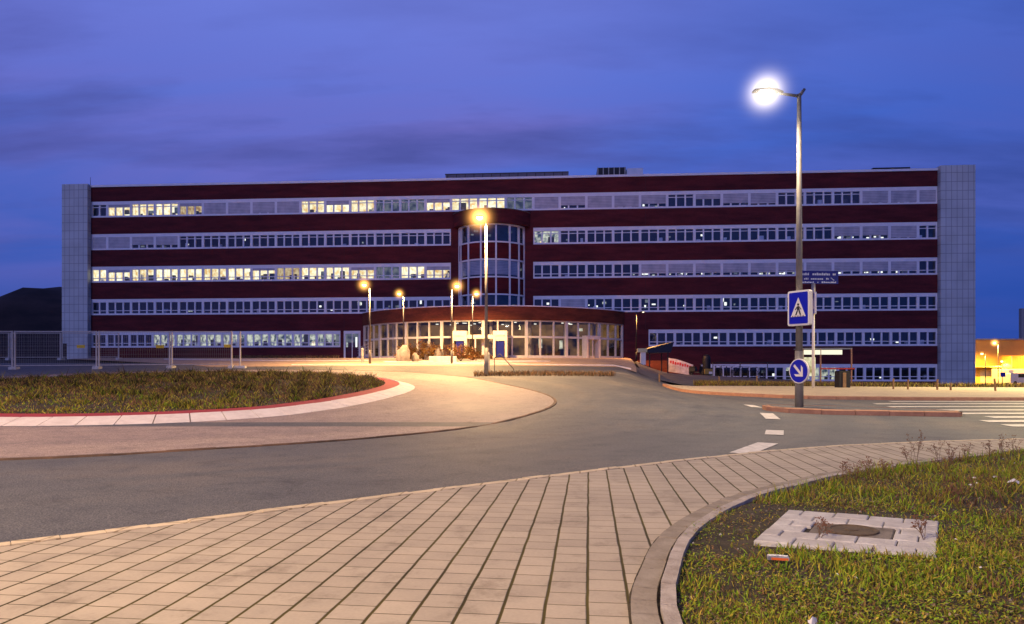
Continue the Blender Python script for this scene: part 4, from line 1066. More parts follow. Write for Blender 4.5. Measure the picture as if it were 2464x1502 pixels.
# ------------------------------------------------------------------ street lamps
def lamp(name, x, y, h, ax, ay, alen, r0, label, group, head=1.0, energy=0, color=(1, 0.62, 0.28), halo=None, lens=None, pole=None, tall=False, zbase=None):
    z = hgt(x, y) if zbase is None else zbase
    e = empty(name, (x, y, z), math.atan2(ay, ax), label, 'street lamp', group)
    mb = MB(); mb.tube((0, 0, -0.05), (0, 0, h * 0.18), r0 * 1.25, r0 * 1.2, 14); mb.tube((0, 0, h * 0.18), (0, 0, h), r0, r0 * 0.62, 14)
    pl = mb.build('pole', pole or M_pole2, e, smooth=True)
    if tall:
        mb = MB(); mb.box((r0*1.27, -0.05, 0.6), (r0*1.27 + 0.008, 0.05, 1.0)); mb.build('inspection_door', M_pole, pl)
    mb = MB(); mb.tube((-0.02, 0, h - 0.05), (alen, 0, h - 0.02 + 0.04 * alen), 0.038 * head, 0.03 * head, 10)
    if tall: mb.tube((0, 0, h - 0.05), (-0.14, 0, h + 0.13), 0.045, 0.035, 10)
    mb.build('arm', pole or M_pole2, e, smooth=True)
    zc = h + 0.02; L_ = 0.62 * head if tall else 0.34 * head; W_ = 0.16 * head
    mb = MB()
    prof = [(-0.12, 0.4, 0.3), (0.1 * L_, 0.8, 0.8), (0.45 * L_, 1.0, 1.0), (L_, 0.75, 0.45)]
    k = 0
    for (xx, ws, hs) in prof:
        for (p, q) in ((-1, 0), (-0.75, 0.8), (0, 1), (0.75, 0.8), (1, 0)):
            mb.v.append((alen + xx, p * W_ * ws, zc + q * 0.1 * head * hs))
    for i in range(3):
        for j in range(4): mb.f.append((i*5 + j, i*5 + j + 1, i*5 + 6 + j, i*5 + 5 + j)); mb.m.append(0)
        mb.f.append((i*5 + 4, i*5, i*5 + 5, i*5 + 9)); mb.m.append(0)
    mb.f.append((0, 1, 2, 3, 4)); mb.m.append(0); mb.f.append((19, 18, 17, 16, 15)); mb.m.append(0)
    hd = mb.build('lamp_head', M_poled, e)
    if lens:
        mb = MB(); c = (alen + 0.5 * L_, 0, zc); rl = 0.14 * head if tall else 0.13 * head
        mb.lathe((c[0], c[1], c[2] - rl * 0.8), [(rl * 0.15, 0), (rl * 0.6, rl * 0.12), (rl * 0.9, rl * 0.4), (rl, rl * 0.8)], 14)
        mb.build('lens', lens, hd, smooth=True)
        if halo:
            bm = bmesh.new(); bmesh.ops.create_icosphere(bm, subdivisions=3, radius=1.0)
            me = bpy.data.meshes.new('glow'); bm.to_mesh(me); bm.free(); me.materials.append(halo[1])
            o = bpy.data.objects.new('glow', me); col.objects.link(o); o.parent = hd; o.location = c; o.scale = (halo[0],) * 3
    if energy:
        ld = bpy.data.lights.new('street_lamp_light', 'SPOT'); ld.energy = energy; ld.color = color; ld.spot_size = math.radians(140 if tall else 165); ld.spot_blend = 0.5; ld.shadow_soft_size = 0.40 if tall else 0.12
        lo = bpy.data.objects.new('street_lamp_light', ld); col.objects.link(lo); lo.parent = e; lo.location = (alen + 0.5 * L_, 0, zc - 0.16 * head); lo.rotation_euler = (0, -0.35 if tall else 0, 0)
    return e
G1 = 'street lamps in the entrance court'
MX, MY = (1923 - UC) * 16.9 / FPX, 16.9
lamp('street_lamp', MX, MY, 7.75, -1, -0.1, 0.55, 0.082, 'tall grey street lamp glaring white on the traffic island, carrying two blue signs', None, 1.0, 2200, (1, 0.78, 0.50), (1.15, M_halo), M_tlamp, None, True, hgt(MX, MY) + 0.11)
p = gp(1170, 905); lamp('street_lamp', p.x, p.y, 6.75, -0.55, -0.8, 0.30, 0.075, 'tall amber street lamp in front of the round glass bay, tallest in the court', G1, 1.0, 9500, (1, 0.60, 0.25), (1.25, M_halo2), M_olamp)
CT = [(890, 876, 687, -0.8, -0.5, 'lit amber lamp on a dark pole left of the glass hall, leftmost bright one'),
      (1087, 876, 690, 0.9, -0.4, 'lit amber lamp with dark lower pole before the main doors, arm pointing right'),
      (971, 862, 708, -0.9, -0.4, 'lit amber lamp in front of the left half of the glass hall, second from left'),
      (1137, 862, 708, 0.9, -0.4, 'lit amber lamp just left of the tall amber lamp, behind it'),
      (1030, 859, 725, -0.9, -0.4, 'lit amber lamp nearest the hall glazing, left of the entrance doors'),
      (1178, 859, 722, 0.5, -0.8, 'lit amber lamp close behind the tall amber pole, partly hidden by it')]
for (u, v, vt, ax, ay, lb) in CT:
    p = gp(u, v); sc_ = FPX / p.y; h = (v - vt) / sc_
    lamp('street_lamp', p.x, p.y, h, ax, ay, 0.22, 0.06, lb, G1, 0.9, 6000, (1, 0.60, 0.22), (0.95, M_halo2), M_olamp, M_poled)
M_spotl = emit('small_lamp_lens', (1, 0.85, 0.6), 2.0)
p = gp(776, 857); lamp('street_lamp', p.x, p.y, 4.3, 1, -0.3, 0.2, 0.06, 'unlit pale lamp post standing left of the glass hall before the windows', G1, 0.8)
p = at(1531, 58.5); lamp('street_lamp', p.x, p.y, 4.2, 1, 0.2, 0.5, 0.06, 'thin dark lamp post right of the glass hall beside the brick corner', G1, 0.8, 3000, (1, 0.45, 0.12), None, M_spotl, M_black)
# unseen street lamps: the first inferred, the other three added to brighten the ground
lamp('street_lamp', -7.5, -3.5, 8.0, 0.7, 0.7, 0.6, 0.08, 'inferred unseen tall street lamp behind the near pavement at the roundabout', None, 1.0, 10500, (1, 0.70, 0.41), None, M_tlamp, None, True)
lamp('street_lamp', 18, 13.2, 8.0, -0.5, 0.85, 0.6, 0.08, 'added unseen street lamp by the side road to the right', None, 1.0, 3500, (1, 0.76, 0.36), None, M_tlamp, None, True)
lamp('street_lamp', 26.5, 31.0, 8.0, -0.9, -0.3, 0.6, 0.08, 'added unseen street lamp on the far pavement to the right', None, 1.0, 9000, (1, 0.76, 0.34), None, M_tlamp, None, True)
lamp('street_lamp', -16.5, 6.0, 8.0, 0.5, 0.8, 0.6, 0.08, 'added unseen street lamp on the left of the roundabout', None, 1.0, 6000, (1, 0.66, 0.36), None, M_tlamp, None, True)

# ------------------------------------------------------------------ signs
def rrect(w_, h_, r, n=6):
    P = []
    for (cx, cy, a0) in ((w_/2 - r, h_/2 - r, 0), (-w_/2 + r, h_/2 - r, PI/2), (-w_/2 + r, -h_/2 + r, PI), (w_/2 - r, -h_/2 + r, 1.5*PI)):
        for i in range(n + 1): a = a0 + PI/2 * i / n; P.append((cx + r*math.cos(a), cy + r*math.sin(a)))
    return P
def plate(mb, P, y0, y1, mi=0):
    """outline P in x,z; front at y0 (towards -y)"""
    n = len(P); k = len(mb.v)
    mb.v += [(x, y0, z) for (x, z) in P] + [(x, y1, z) for (x, z) in P]
    mb.f.append(tuple(k + i for i in range(n))); mb.m.append(mi); mb.f.append(tuple(k + 2*n - 1 - i for i in range(n))); mb.m.append(mi)
    for i in range(n): j = (i+1) % n; mb.f.append((k+i, k+n+i, k+n+j, k+j)); mb.m.append(mi)
zi = hgt(MX, MY) + 0.11
sgz = CAM_H + (HZ - 743) * MY / FPX
e = empty('crossing_sign', (MX - 0.05, MY - 0.16, sgz), -1.05, 'blue square pedestrian crossing sign with white border, upper sign on the lamp pole', 'road sign')
mb = MB(); plate(mb, rrect(0.62, 0.86, 0.05), -0.055, 0.055); bs = mb.build('sign_box', M_signw, e)
mb = MB(); plate(mb, rrect(0.53, 0.77, 0.03), -0.060, -0.0555); mb.build('blue_face', M_blue, e)
mb = MB(); plate(mb, [(0, 0.26), (-0.21, -0.21), (0.21, -0.21)], -0.064, -0.0605); tr_ = mb.build('white_triangle', M_signw, e)
mb = MB()
plate(mb, [(0.028*math.cos(a) - 0.0, 0.085 + 0.03*math.sin(a)) for a in [2*PI*i/12 for i in range(12)]], -0.067, -0.0645)
plate(mb, [(-0.03, 0.045), (0.035, 0.045), (0.045, -0.05), (-0.035, -0.05)], -0.067, -0.0645)
plate(mb, [(-0.035, -0.055), (0.0, -0.055), (-0.045, -0.17), (-0.085, -0.17)], -0.067, -0.0645)
plate(mb, [(0.005, -0.055), (0.045, -0.055), (0.085, -0.17), (0.045, -0.17)], -0.067, -0.0645)
plate(mb, [(-0.04, 0.035), (-0.032, 0.0), (-0.08, -0.05), (-0.095, -0.035)], -0.067, -0.0645)
plate(mb, [(0.04, 0.035), (0.09, -0.03), (0.075, -0.045), (0.045, 0.0)], -0.067, -0.0645)
mb.build('walking_figure', M_black, e)
mb = MB()
for q in range(5): plate(mb, [(-0.17 + q*0.075, -0.185), (-0.135 + q*0.075, -0.185), (-0.145 + q*0.075, -0.205), (-0.185 + q*0.075, -0.205)], -0.067, -0.0645)
mb.build('crossing_stripes', mat('stripe_dark', (0.25, 0.12, 0.08), 0.6), e)
mb = MB()
for z in (0.2, -0.2): mb.box((-0.02, 0.055, z - 0.02), (0.12, 0.14, z + 0.02))
mb.build('bracket', M_pole, e)
sgz = CAM_H + (HZ - 893) * MY / FPX
e = empty('arrow_sign', (MX - 0.06, MY - 0.15, sgz), -1.17, 'round blue sign with white arrow pointing down right, lower sign on the lamp pole', 'road sign')
C = lambda r, n=40: [(r*math.cos(2*PI*i/n), r*math.sin(2*PI*i/n)) for i in range(n)]
mb = MB(); plate(mb, C(0.305), -0.02, 0.02); mb.build('sign_rim', M_signw, e)
mb = MB(); plate(mb, C(0.278), -0.025, -0.0205); mb.build('blue_disc', M_blue, e)
mb = MB()
rt = lambda P, a: [(x*math.cos(a) - z*math.sin(a), x*math.sin(a) + z*math.cos(a)) for (x, z) in P]
a = -PI/4
for P in ([(-0.2, -0.032), (0.1, -0.032), (0.1, 0.032), (-0.2, 0.032)],): plate(mb, rt(P, a), -0.029, -0.0255)
plate(mb, rt([(0.19, 0), (0.035, 0.155), (-0.045, 0.155), (0.06, 0.05), (0.1005, 0.032), (0.1005, -0.032), (0.06, -0.05), (-0.045, -0.155), (0.035, -0.155)], a), -0.029, -0.0255)
mb.build('white_arrow', M_signw, e)
mb = MB(); mb.box((-0.02, 0.02, -0.03), (0.1, 0.12, 0.03)); mb.build('bracket', M_pole, e)

# street name board on its own post across the road
p = gp(1957, 938); kx = FPX / p.y
e = empty('direction_sign', (p.x, p.y, p.z + 0.1), 0.05, 'dark blue lettered direction board on top of a pale post across the road', 'road sign')
hp = (940 - 690) / kx
mb = MB(); mb.tube((0, 0, -0.1), (0, 0, hp), 0.075, 0.06, 12); mb.build('post', M_signw, e, smooth=True)
mb = MB(); mb.tube((0, 0, hp - 0.75), (0, 0, hp + 0.02), 0.11, 0.09, 12); mb.build('collar', M_pole, e, smooth=True)
bw = 94 / kx; bh = 31 / kx; bx = (1971 - 1957) / kx
mb = MB(); plate(mb, [(bx + x, hp + bh/2 + z) for (x, z) in rrect(bw, bh, 0.03)], -0.03, 0.03); mb.build('board', M_navy, e)
mb = MB(); rr = random.Random(3)
def words(z, hh, spans):
    for (x0, x1) in spans:
        x = x0
        while x < x1 - 0.02:
            w_ = rr.uniform(0.018, 0.05); x2 = min(x + w_, x1); up = rr.random() < 0.3
            X0 = bx - bw/2 + x*bw; 
            mb.box((bx - bw/2 + x*bw, -0.034, hp + z*bh), (bx - bw/2 + x2*bw - 0.006, -0.031, hp + (z + hh*(1.35 if up else 1))*bh)); x = x2 + 0.008
words(0.66, 0.14, ((0.06, 0.25), (0.32, 0.78), (0.85, 0.93))); words(0.32, 0.10, ((0.10, 0.22), (0.28, 0.60), (0.68, 0.75))); words(0.06, 0.09, ((0.06, 0.36), (0.45, 0.49), (0.56, 0.94)))
for q in range(4): mb.box((bx + bw*(0.30 + q*0.022), -0.034, hp + bh*(0.42 - q*0.05)), (bx + bw*(0.325 + q*0.022), -0.031, hp + bh*(0.47 - q*0.05)))
mb.build('lettering', mat('pale_lettering', (0.5, 0.55, 0.68), 0.5), e)
e2 = empty('crossing_sign', (p.x, p.y - 0.13, p.z + 0.1 + (940 - 738) / kx), -1.86, 'pedestrian crossing sign seen nearly edge on, on the pale post under the direction board', 'road sign')
mb = MB(); plate(mb, rrect(0.75, 1.1, 0.06), -0.05, 0.05); mb.build('sign_box', M_signw, e2)
mb = MB(); plate(mb, rrect(0.64, 1.0, 0.04), -0.055, -0.0505); mb.build('blue_face', M_blue, e2)
mb = MB(); plate(mb, [(0, 0.33), (-0.26, -0.27), (0.26, -0.27)], -0.06, -0.0555); mb.build('white_triangle', M_signw, e2)

# ------------------------------------------------------------------ site fence on the left
def fence(P, Q, label, group, tagged):
    P = Vector(P); Q = Vector(Q); d = Q - P; Ln = d.length; zb_ = hgt(P.x, P.y); zq = hgt(Q.x, Q.y)
    e = empty('mesh_fence', (P.x, P.y, zb_), math.atan2(d.y, d.x), label, 'fence', group)
    dz = zq - zb_
    mb = MB(); H = 2.0; r = 0.03
    f_ = lambda x, z: (x, 0, z + dz * x / Ln)
    mb.tube(f_(0.06, 0.05), f_(0.06, H), 0.042, 0.042, 8); mb.tube(f_(Ln - 0.06, 0.05), f_(Ln - 0.06, H), 0.042, 0.042, 8)
    mb.tube(f_(0.1, H - 0.03), f_(Ln - 0.1, H - 0.03), r, r, 6); mb.tube(f_(0.1, 0.2), f_(Ln - 0.1, 0.2), r * 0.8, r * 0.8, 6)
    mb.build('frame', M_fence, e)
    mb = MB(); k = 0.16
    while k < Ln - 0.1: mb.tube(f_(k, 0.2), f_(k, H - 0.04), 0.0035, 0.0035, 3, 0, False); k += 0.11
    for q in range(8): mb.tube(f_(0.08, 0.3 + q * 0.23), f_(Ln - 0.08, 0.3 + q * 0.23), 0.0035, 0.0035, 3, 0, False)
    mb.build('wire_mesh', M_pole, e)
    for x in (0.02, Ln - 0.02):
        mb = MB(); mb.bevbox((x - 0.11, -0.32, dz * x / Ln - 0.02), (x + 0.11, 0.32, 0.14 + dz * x / Ln), 0.03); mb.build('foot', M_conc, e)
    if tagged:
        mb = MB(); x = Ln * tagged; mb.box((x - 0.2, -0.03, 1.12), (x + 0.2, -0.015, 1.28)); mb.build('tag_plate', M_yellow, e)
FP = [gp(-60, 891), gp(33, 889), gp(235, 888), gp(411, 886), gp(560, 886)]
lab = ['wire site fence panel at the left edge of the picture, cut by the frame', 'wire site fence panel in the front row, between the two leftmost thick posts', 'wire site fence panel in the front row, before the left end of the brick block', 'wire site fence panel nearest the court, at the right end of the front row']
for i in range(4): fence(FP[i].xy, FP[i+1].xy, lab[i], 'site fence panels in the front row', [0.5, 0.8, 0.85, 0.92][i])
BP = [Vector((-40.2, 49.5)), Vector((-36.8, 50)), Vector((-33.2, 50.3)), Vector((-29.2, 50.8))]
lab = ['wire site fence panel in the rear row, half cut by the picture edge', 'wire site fence panel in the rear row before the dark hill', 'wire site fence panel in the rear row before the clad end tower']
for i in range(3): fence(BP[i], BP[i+1], lab[i], 'site fence panels in the rear row', None)
q = gp(578, 886); qq = gp(640, 879)
e = empty('fence_post', (q.x, q.y, q.z), 0, 'single fence post standing beside the right end of the front fence row', 'fence post')
mb = MB(); mb.tube((0, 0, 0), (0, 0, 1.95), 0.045, 0.045, 8); mb.lathe((0, 0, 1.95), [(0.05, 0), (0.045, 0.03), (0.01, 0.05)], 8); mb.build('post', M_fence, e); mb = MB(); mb.bevbox((-0.3, -0.12, 0), (0.3, 0.12, 0.13), 0.03); mb.build('foot', M_conc, e)

# ------------------------------------------------------------------ court planting and furniture
def bush(name, x, y, z, w_, h_, cols, n, seed, label, cat, group=None, lf=0.06):
    rr = random.Random(seed); mb = MB(); mb.c = []
    for k in range(9):
        a = rr.uniform(0, 2*PI); n0 = len(mb.v); mb.tube((0, 0, 0), (math.cos(a)*w_*0.35, math.sin(a)*w_*0.35, h_*rr.uniform(.5, .9)), 0.015, 0.006, 4, 0, False); mb.c += [(0.06, 0.04, 0.025)] * (len(mb.v) - n0)
    cl = [(rr.gauss(0, w_*0.25), rr.gauss(0, w_*0.25), rr.uniform(0.25, 0.95)*h_, rr.uniform(0.6, 1.3)) for _ in range(14)]
    for k in range(n):
        cx, cy, cz, sh = rr.choice(cl); px, py, pz = cx + rr.gauss(0, w_*0.12), cy + rr.gauss(0, w_*0.12), max(0.02, cz + rr.gauss(0, h_*0.12))
        a = rr.uniform(0, 2*PI); b = rr.uniform(-1, 1); s = lf * rr.uniform(.5, 1.2)
        c = tuple(q * sh * rr.uniform(.8, 1.2) for q in rr.choice(cols)); k0 = len(mb.v)
        u_ = Vector((math.cos(a), math.sin(a), b)).normalized() * s; w2 = u_.cross(Vector((rr.random(), rr.random(), 1))).normalized() * s * 0.5; o_ = Vector((px, py, pz))
        mb.v += [tuple(o_ - u_), tuple(o_ + w2), tuple(o_ + u_), tuple(o_ - w2)]; mb.c += [c]*4; mb.f.append((k0, k0+1, k0+2, k0+3)); mb.m.append(0)
    e = mb.build(name, M_leaf, loc=(x, y, z), label=label, cat=cat, group=group)
    return e
RUST = [(0.26, 0.12, 0.03), (0.20, 0.09, 0.03), (0.30, 0.17, 0.06)]
for k, (u, v, w_, h_, lb) in enumerate(((985, 866, 1.5, 1.1, 'rusty brown shrub left of the boulders, before the hall glazing'), (1018, 866, 1.8, 1.3, 'broad rusty brown shrub between the lamps before the hall'), (1045, 868, 1.2, 1.0, 'small rusty shrub between two boulders in the court'), (1108, 870, 1.8, 1.1, 'rusty shrub beside the dark lamp pole before the main doors'), (1135, 868, 1.4, 0.9, 'low rusty shrub at the right end of the court planting'))):
    p = gp(u, v); bush('shrub', p.x, p.y, p.z, w_, h_, RUST, 700, k, lb, 'shrub', 'rusty shrubs in the court', 0.09)
YEL = [(0.45, 0.30, 0.02), (0.35, 0.24, 0.02), (0.16, 0.14, 0.02)]
for k in range(6):
    p = gp(722 + k * 16, 859); bush('flowering_bush', p.x, p.y, p.z, 0.9, 0.42, YEL, 350, 20 + k, 'low yellow leaved bush in the row before the ground floor windows', 'bush', 'yellow bushes left of the hall', 0.07)
def boulder(u, v, r, lb, seed):
    rr = random.Random(seed); p = gp(u, v); bm = bmesh.new(); bmesh.ops.create_icosphere(bm, subdivisions=2, radius=r)
    for v_ in bm.verts:
        f = 1 + 0.16 * math.sin(v_.co.x*5/r*0.6 + seed) + 0.12 * math.cos(v_.co.y*4/r + seed*2) + rr.uniform(-.05, .05); v_.co *= f; v_.co.z *= 1.25; v_.co.x *= 0.8
    me = bpy.data.meshes.new('boulder'); bm.to_mesh(me); bm.free(); me.materials.append(M_rock)
    o = bpy.data.objects.new('boulder', me); col.objects.link(o); o.location = (p.x, p.y, p.z + r * 0.7); tag(o, lb, 'boulder', 'upright boulders in the court')
for k, (u, v, r, lb) in enumerate(((969, 872, 0.55, 'grey upright boulder at the foot of the second lamp from the left'), (1032, 866, 0.5, 'rounded grey boulder left of the bench block in the court'), (1055, 868, 0.48, 'rounded grey boulder between rusty shrubs, rightmost of the boulders'), (1000, 871, 0.3, 'low dark boulder between the upright stones'))): boulder(u, v, r, lb, k)
p = gp(1066, 873); mb = MB(); mb.bevbox((-0.9, -0.25, 0), (0.9, 0.25, 0.42), 0.03); mb.build('bench_block', M_conc, loc=p, label='low pale concrete bench block in front of the boulders', cat='bench')
# ramp rail left of the hall
p0 = gp(812, 860); p1 = gp(893, 863)
e = empty('ramp_railing', (p0.x, p0.y, p0.z), math.atan2(p1.y - p0.y, p1.x - p0.x), 'pale metal railing along the ramp left of the glass hall', 'railing')
Ln = (p1.xy - p0.xy).length
mb = MB(); mb.box((-0.1, -0.1, -0.1), (Ln, 0.1, 0.22)); mb.build('ramp_wall', M_conc, e)
mb = MB()
for z in (0.6, 0.85, 1.1): mb.tube((0, 0, z), (Ln, 0, z), 0.022, 0.022, 6)
mb.build('rail', M_signw, e)
for k in range(8):
    mb = MB(); x = Ln * k / 7; mb.tube((x, 0, 0.2), (x, 0, 1.12), 0.025, 0.025, 6); mb.build('baluster', M_signw, e)
# bollards
for (u, v, lb) in ((770, 861, 'short pale bollard among the yellow bushes'), (872, 873, 'small grey bollard left of the dark lamp pole'), (1175, 897, 'small brown bollard beside the tall amber lamp')):
    p = gp(u, v); mb = MB(); mb.lathe((0, 0, 0), [(0.09, 0), (0.08, 0.05), (0.075, 0.8), (0.085, 0.82), (0.085, 0.9), (0.04, 0.96)], 12); mb.build('bollard', M_signw if u == 770 else M_pole, loc=p, label=lb, cat='bollard')
# low planting round the tall court lamp
P_ = []
for k in range(2600):
    u = R.uniform(1140, 1480); v = R.uniform(897, 905) + abs(u - 1300) * 0.008
    p = gp(u, v); P_.append((p.x, p.y, p.z, R.uniform(.05, .2), 0.012, R.uniform(.1, .9), vary(R.choice(BROWN + [(0.05, 0.04, 0.02)]))))
for k in range(5200):
    p = at(R.uniform(975, 1185), R.uniform(52.5, 58.5)); P_.append((p.x, p.y, p.z, R.uniform(.08, .35), 0.02, R.uniform(.1, .9), vary(R.choice(BROWN + [(0.30, 0.14, 0.04), (0.22, 0.10, 0.03)]))))
for k in range(2500):
    p = at(R.uniform(560, 815), R.uniform(64, 68)); P_.append((p.x, p.y, p.z, R.uniform(.1, .4), 0.025, R.uniform(.1, .9), vary(R.choice(BROWN + [(0.05, 0.05, 0.02)]))))
blades('ground_cover', P_, None, kind='stuff')
# leaning rail
p = gp(1190, 898); e = empty('handrail', p, -0.2, 'thin bent handrail beside the tall amber lamp', 'handrail')
mb = MB(); mb.path([(0, 0, 0), (0, 0, 0.7), (0.25, 0, 0.9), (0.9, 0, 0.2), (0.95, 0, 0)], 0.02); mb.build('rail', M_poled, e)

# parking ramp: pillar, canopy, painted hoarding
p = at(1547, 54.0); kx = FPX / p.y
e = empty('ticket_pillar', p, 0, 'white pillar with a cream cap at the parking ramp, right of the hall', 'pillar')
hp = 30 / kx
mb = MB(); mb.bevbox((-0.2, -0.15, 0), (0.2, 0.15, hp), 0.03); mb.build('pillar_body', M_signw, e)
mb = MB(); mb.bevbox((-0.45, -0.2, hp), (0.3, 0.2, hp + 0.3), 0.05); mb.build('cap', mat('cream_cap', (0.7, 0.62, 0.3), 0.5), e)
e = empty('ramp_canopy', (p.x + 0.2, p.y + 0.6, p.z), 0.02, 'dark sloping canopy roof over the parking ramp', 'canopy')
Wc = 66 / kx
mb = MB(); z0 = hp - 0.05; mb.poly([(0.3, 0, z0), (Wc, 0, z0 + 0.05), (Wc + 0.25, 0, z0 + 0.9), (0.3, 0, z0 + 0.35)]); mb.poly([(0.3, 2.5, z0), (0.3, 2.5, z0 + .35), (Wc + .25, 2.5, z0 + .9), (Wc, 2.5, z0 + .05)]); mb.quad((0.3, 0, z0 + .35), (Wc + .25, 0, z0 + .9), (Wc + .25, 2.5, z0 + .9), (0.3, 2.5, z0 + .35)); mb.quad((0.3, 0, z0), (Wc, 0, z0 + .05), (Wc, 2.5, z0 + .05), (0.3, 2.5, z0)); mb.quad((Wc, 0, z0 + .05), (Wc, 2.5, z0 + .05), (Wc + .25, 2.5, z0 + .9), (Wc + .25, 0, z0 + .9)); mb.build('canopy_roof', mat('dark_blue_canopy', (0.012, 0.016, 0.03), 0.5), e)
for x in (0.5, Wc - 0.2):
    for y in (0.2, 2.3):
        mb = MB(); mb.tube((x, y, -0.9), (x, y, z0 + 0.05), 0.05, 0.05, 8); mb.build('post', M_black, e)
p = at(1608, 60.6)
kx = FPX / p.y
e = empty('painted_hoarding', (p.x, p.y, p.z), math.atan2(-0.6, 2.0), 'white hoarding with red lettering stepping down the parking ramp', 'hoarding')
Wc = 58 / kx; H0 = 38 / kx
mb = MB(); mb.poly([(0, 0, 0.2), (Wc, 0, -0.15), (Wc, 0, H0 - 0.6), (Wc*0.35, 0, H0 - 0.1), (0, 0, H0)]); mb.poly([(0, 0.06, 0.2), (0, 0.06, H0), (Wc*0.35, 0.06, H0 - 0.1), (Wc, 0.06, H0 - 0.6), (Wc, 0.06, -0.15)]); mb.build('panel', mat('mottled_white_panel', (0.55, 0.5, 0.55), 0.6, (0.30, 0.26, 0.30), 2.5), e)
mb = MB(); rr = random.Random(9)
for q in range(9):
    x = 0.15 + q * (Wc - 0.3) / 9; w_ = (Wc - 0.3) / 9 * 0.72; z_ = H0 - 0.42 - 0.55 * clamp(x / Wc) + rr.uniform(-.03, .03); mb.box((x, -0.012, z_), (x + w_, -0.002, z_ + rr.uniform(0.2, 0.3)))
mb.build('red_lettering', M_red, e)
# brick retaining wall behind it, toward the hall
mb = MB(); a = Vector((11.3, 60.5)); 
# tall black column, scooter, bicycles
p = at(1700, 60.8)
mb = MB(); mb.lathe((0, 0, 0), [(0.34, 0), (0.36, 0.6), (0.36, 1.55), (0.3, 1.75), (0.16, 1.88), (0.03, 1.92)], 18); mb.build('black_column', M_black, loc=(p.x, p.y, p.z), label='tall black round topped column standing before the brick wall', cat='column', smooth=False)
bk = empty('bicycle', (0, 0, 0))
for k, x in enumerate((-0.52, 0.52)):
    mb = MB(); mb.ring((x, 0, 0.34), (0, 1, 0), 0.33, 0.02, 20); wh = mb.build('wheel', M_tyre, bk)
    mb = MB()
    for q in range(8): mb.tube((x, 0, 0.34), (x + 0.32*math.cos(q*PI/4), 0, 0.34 + 0.32*math.sin(q*PI/4)), 0.003, 0.003, 3, 0, False)
    mb.build('spokes', M_pole, wh)
mb = MB()
for (a, b) in (((-0.52, 0, .34), (-.15, 0, .32)), ((-.15, 0, .32), (-.25, 0, .8)), ((-.52, 0, .34), (-.25, 0, .78)), ((-.24, 0, .72), (.33, 0, .78)), ((-.15, 0, .32), (.35, 0, .7)), ((.52, 0, .34), (.32, 0, .95))): mb.tube(a, b, 0.016, 0.016, 6)
mb.build('frame', mat('bike_paint', (0.05, 0.06, 0.08), 0.4), bk)
mb = MB(); mb.tube((.32, -.27, .97), (.32, .27, .97), .014, .014, 6); mb.tube((.32, 0, .93), (.32, 0, .98), .018); mb.build('handlebar', M_black, bk)
mb = MB(); mb.bevbox((-.38, -.07, .82), (-.13, .07, .88), .02); mb.build('saddle', M_black, bk)
tag(bk, 'bicycle parked in the dark row of bicycles before the lower ground floor windows', 'bicycle', 'bicycles parked below the lower ground floor windows')
spots = [(1722 + k * 13, 903 + (k % 3)) for k in range(10)]
for i, (u, v) in enumerate(spots):
    o = bk if i == 0 else copy_tree(bk)
    p = at(u, 59.6 + 0.3 * (i % 3)); o.location = (p.x, p.y, p.z); o.rotation_euler = (0, 0, R.uniform(0.6, 1.3))
e = empty('bicycle_shelter', (0, 0, 0), BROT, 'low open bicycle shelter with a flat dark roof before the lower windows', 'bicycle shelter')
pa = at(1718, 60.6); e.location = pa
mb = MB(); mb.box((0, -0.8, 1.2), (5.0, 1.0, 1.26)); mb.build('shelter_roof', M_black, e)
for x in (0.1, 2.5, 4.9):
    mb = MB(); mb.tube((x, 0.9, 0), (x, 0.9, 1.2), .04, .04, 8); mb.build('post', M_pole, e)
# scooter with a lit headlight
p = at(1676, 59.4); e = empty('motor_scooter', (p.x, p.y, p.z), -0.9, 'dark motor scooter parked beside the black column with yellow panel', 'scooter')
for x in (-0.55, 0.6):
    mb = MB(); mb.ring((x, 0, .24), (0, 1, 0), .2, .06, 16); mb.tube((x, -.03, .24), (x, .03, .24), .12, .12, 12); mb.build('wheel', M_tyre, e)
mb = MB(); mb.bevbox((-.7, -.16, .34), (-.05, .16, .68), .06); mb.bevbox((-.1, -.14, .2), (.4, .14, .3), .03); mb.poly([(.36, -.18, .25), (.5, -.18, .9), (.5, .18, .9), (.36, .18, .25)]); mb.poly([(.40, -.18, .25), (.40, .18, .25), (.54, .18, .9), (.54, -.18, .9)]); mb.build('body', mat('scooter_paint', (0.03, 0.035, 0.04), .3), e)
mb = MB(); mb.bevbox((-.7, -.14, .68), (-.1, .14, .78), .03); mb.build('saddle', M_black, e)
mb = MB(); mb.tube((.5, -.32, 1.0), (.5, .32, 1.0), .018); mb.tube((.6, 0, .3), (.48, 0, 1.0), .03); mb.build('handlebar', M_black, e)
mb = MB(); mb.bevbox((.505, -.09, .78), (.58, .09, .92), .02); mb.build('headlight', M_signw, e)
p = at(1706, 58.4); e = empty('yellow_barrier', p, 0.1, 'small yellow and white barrier at the foot of the black column', 'barrier')
mb = MB(); mb.bevbox((-.4, -.04, .15), (.3, .04, .6), .02); mb.build('panel', mat('faded_yellow', (.35, .25, .05), .6), e); mb = MB(); mb.bevbox((-.02, -.06, .16), (.28, -.042, .36), .004); mb.build('white_plate', M_signw, e)
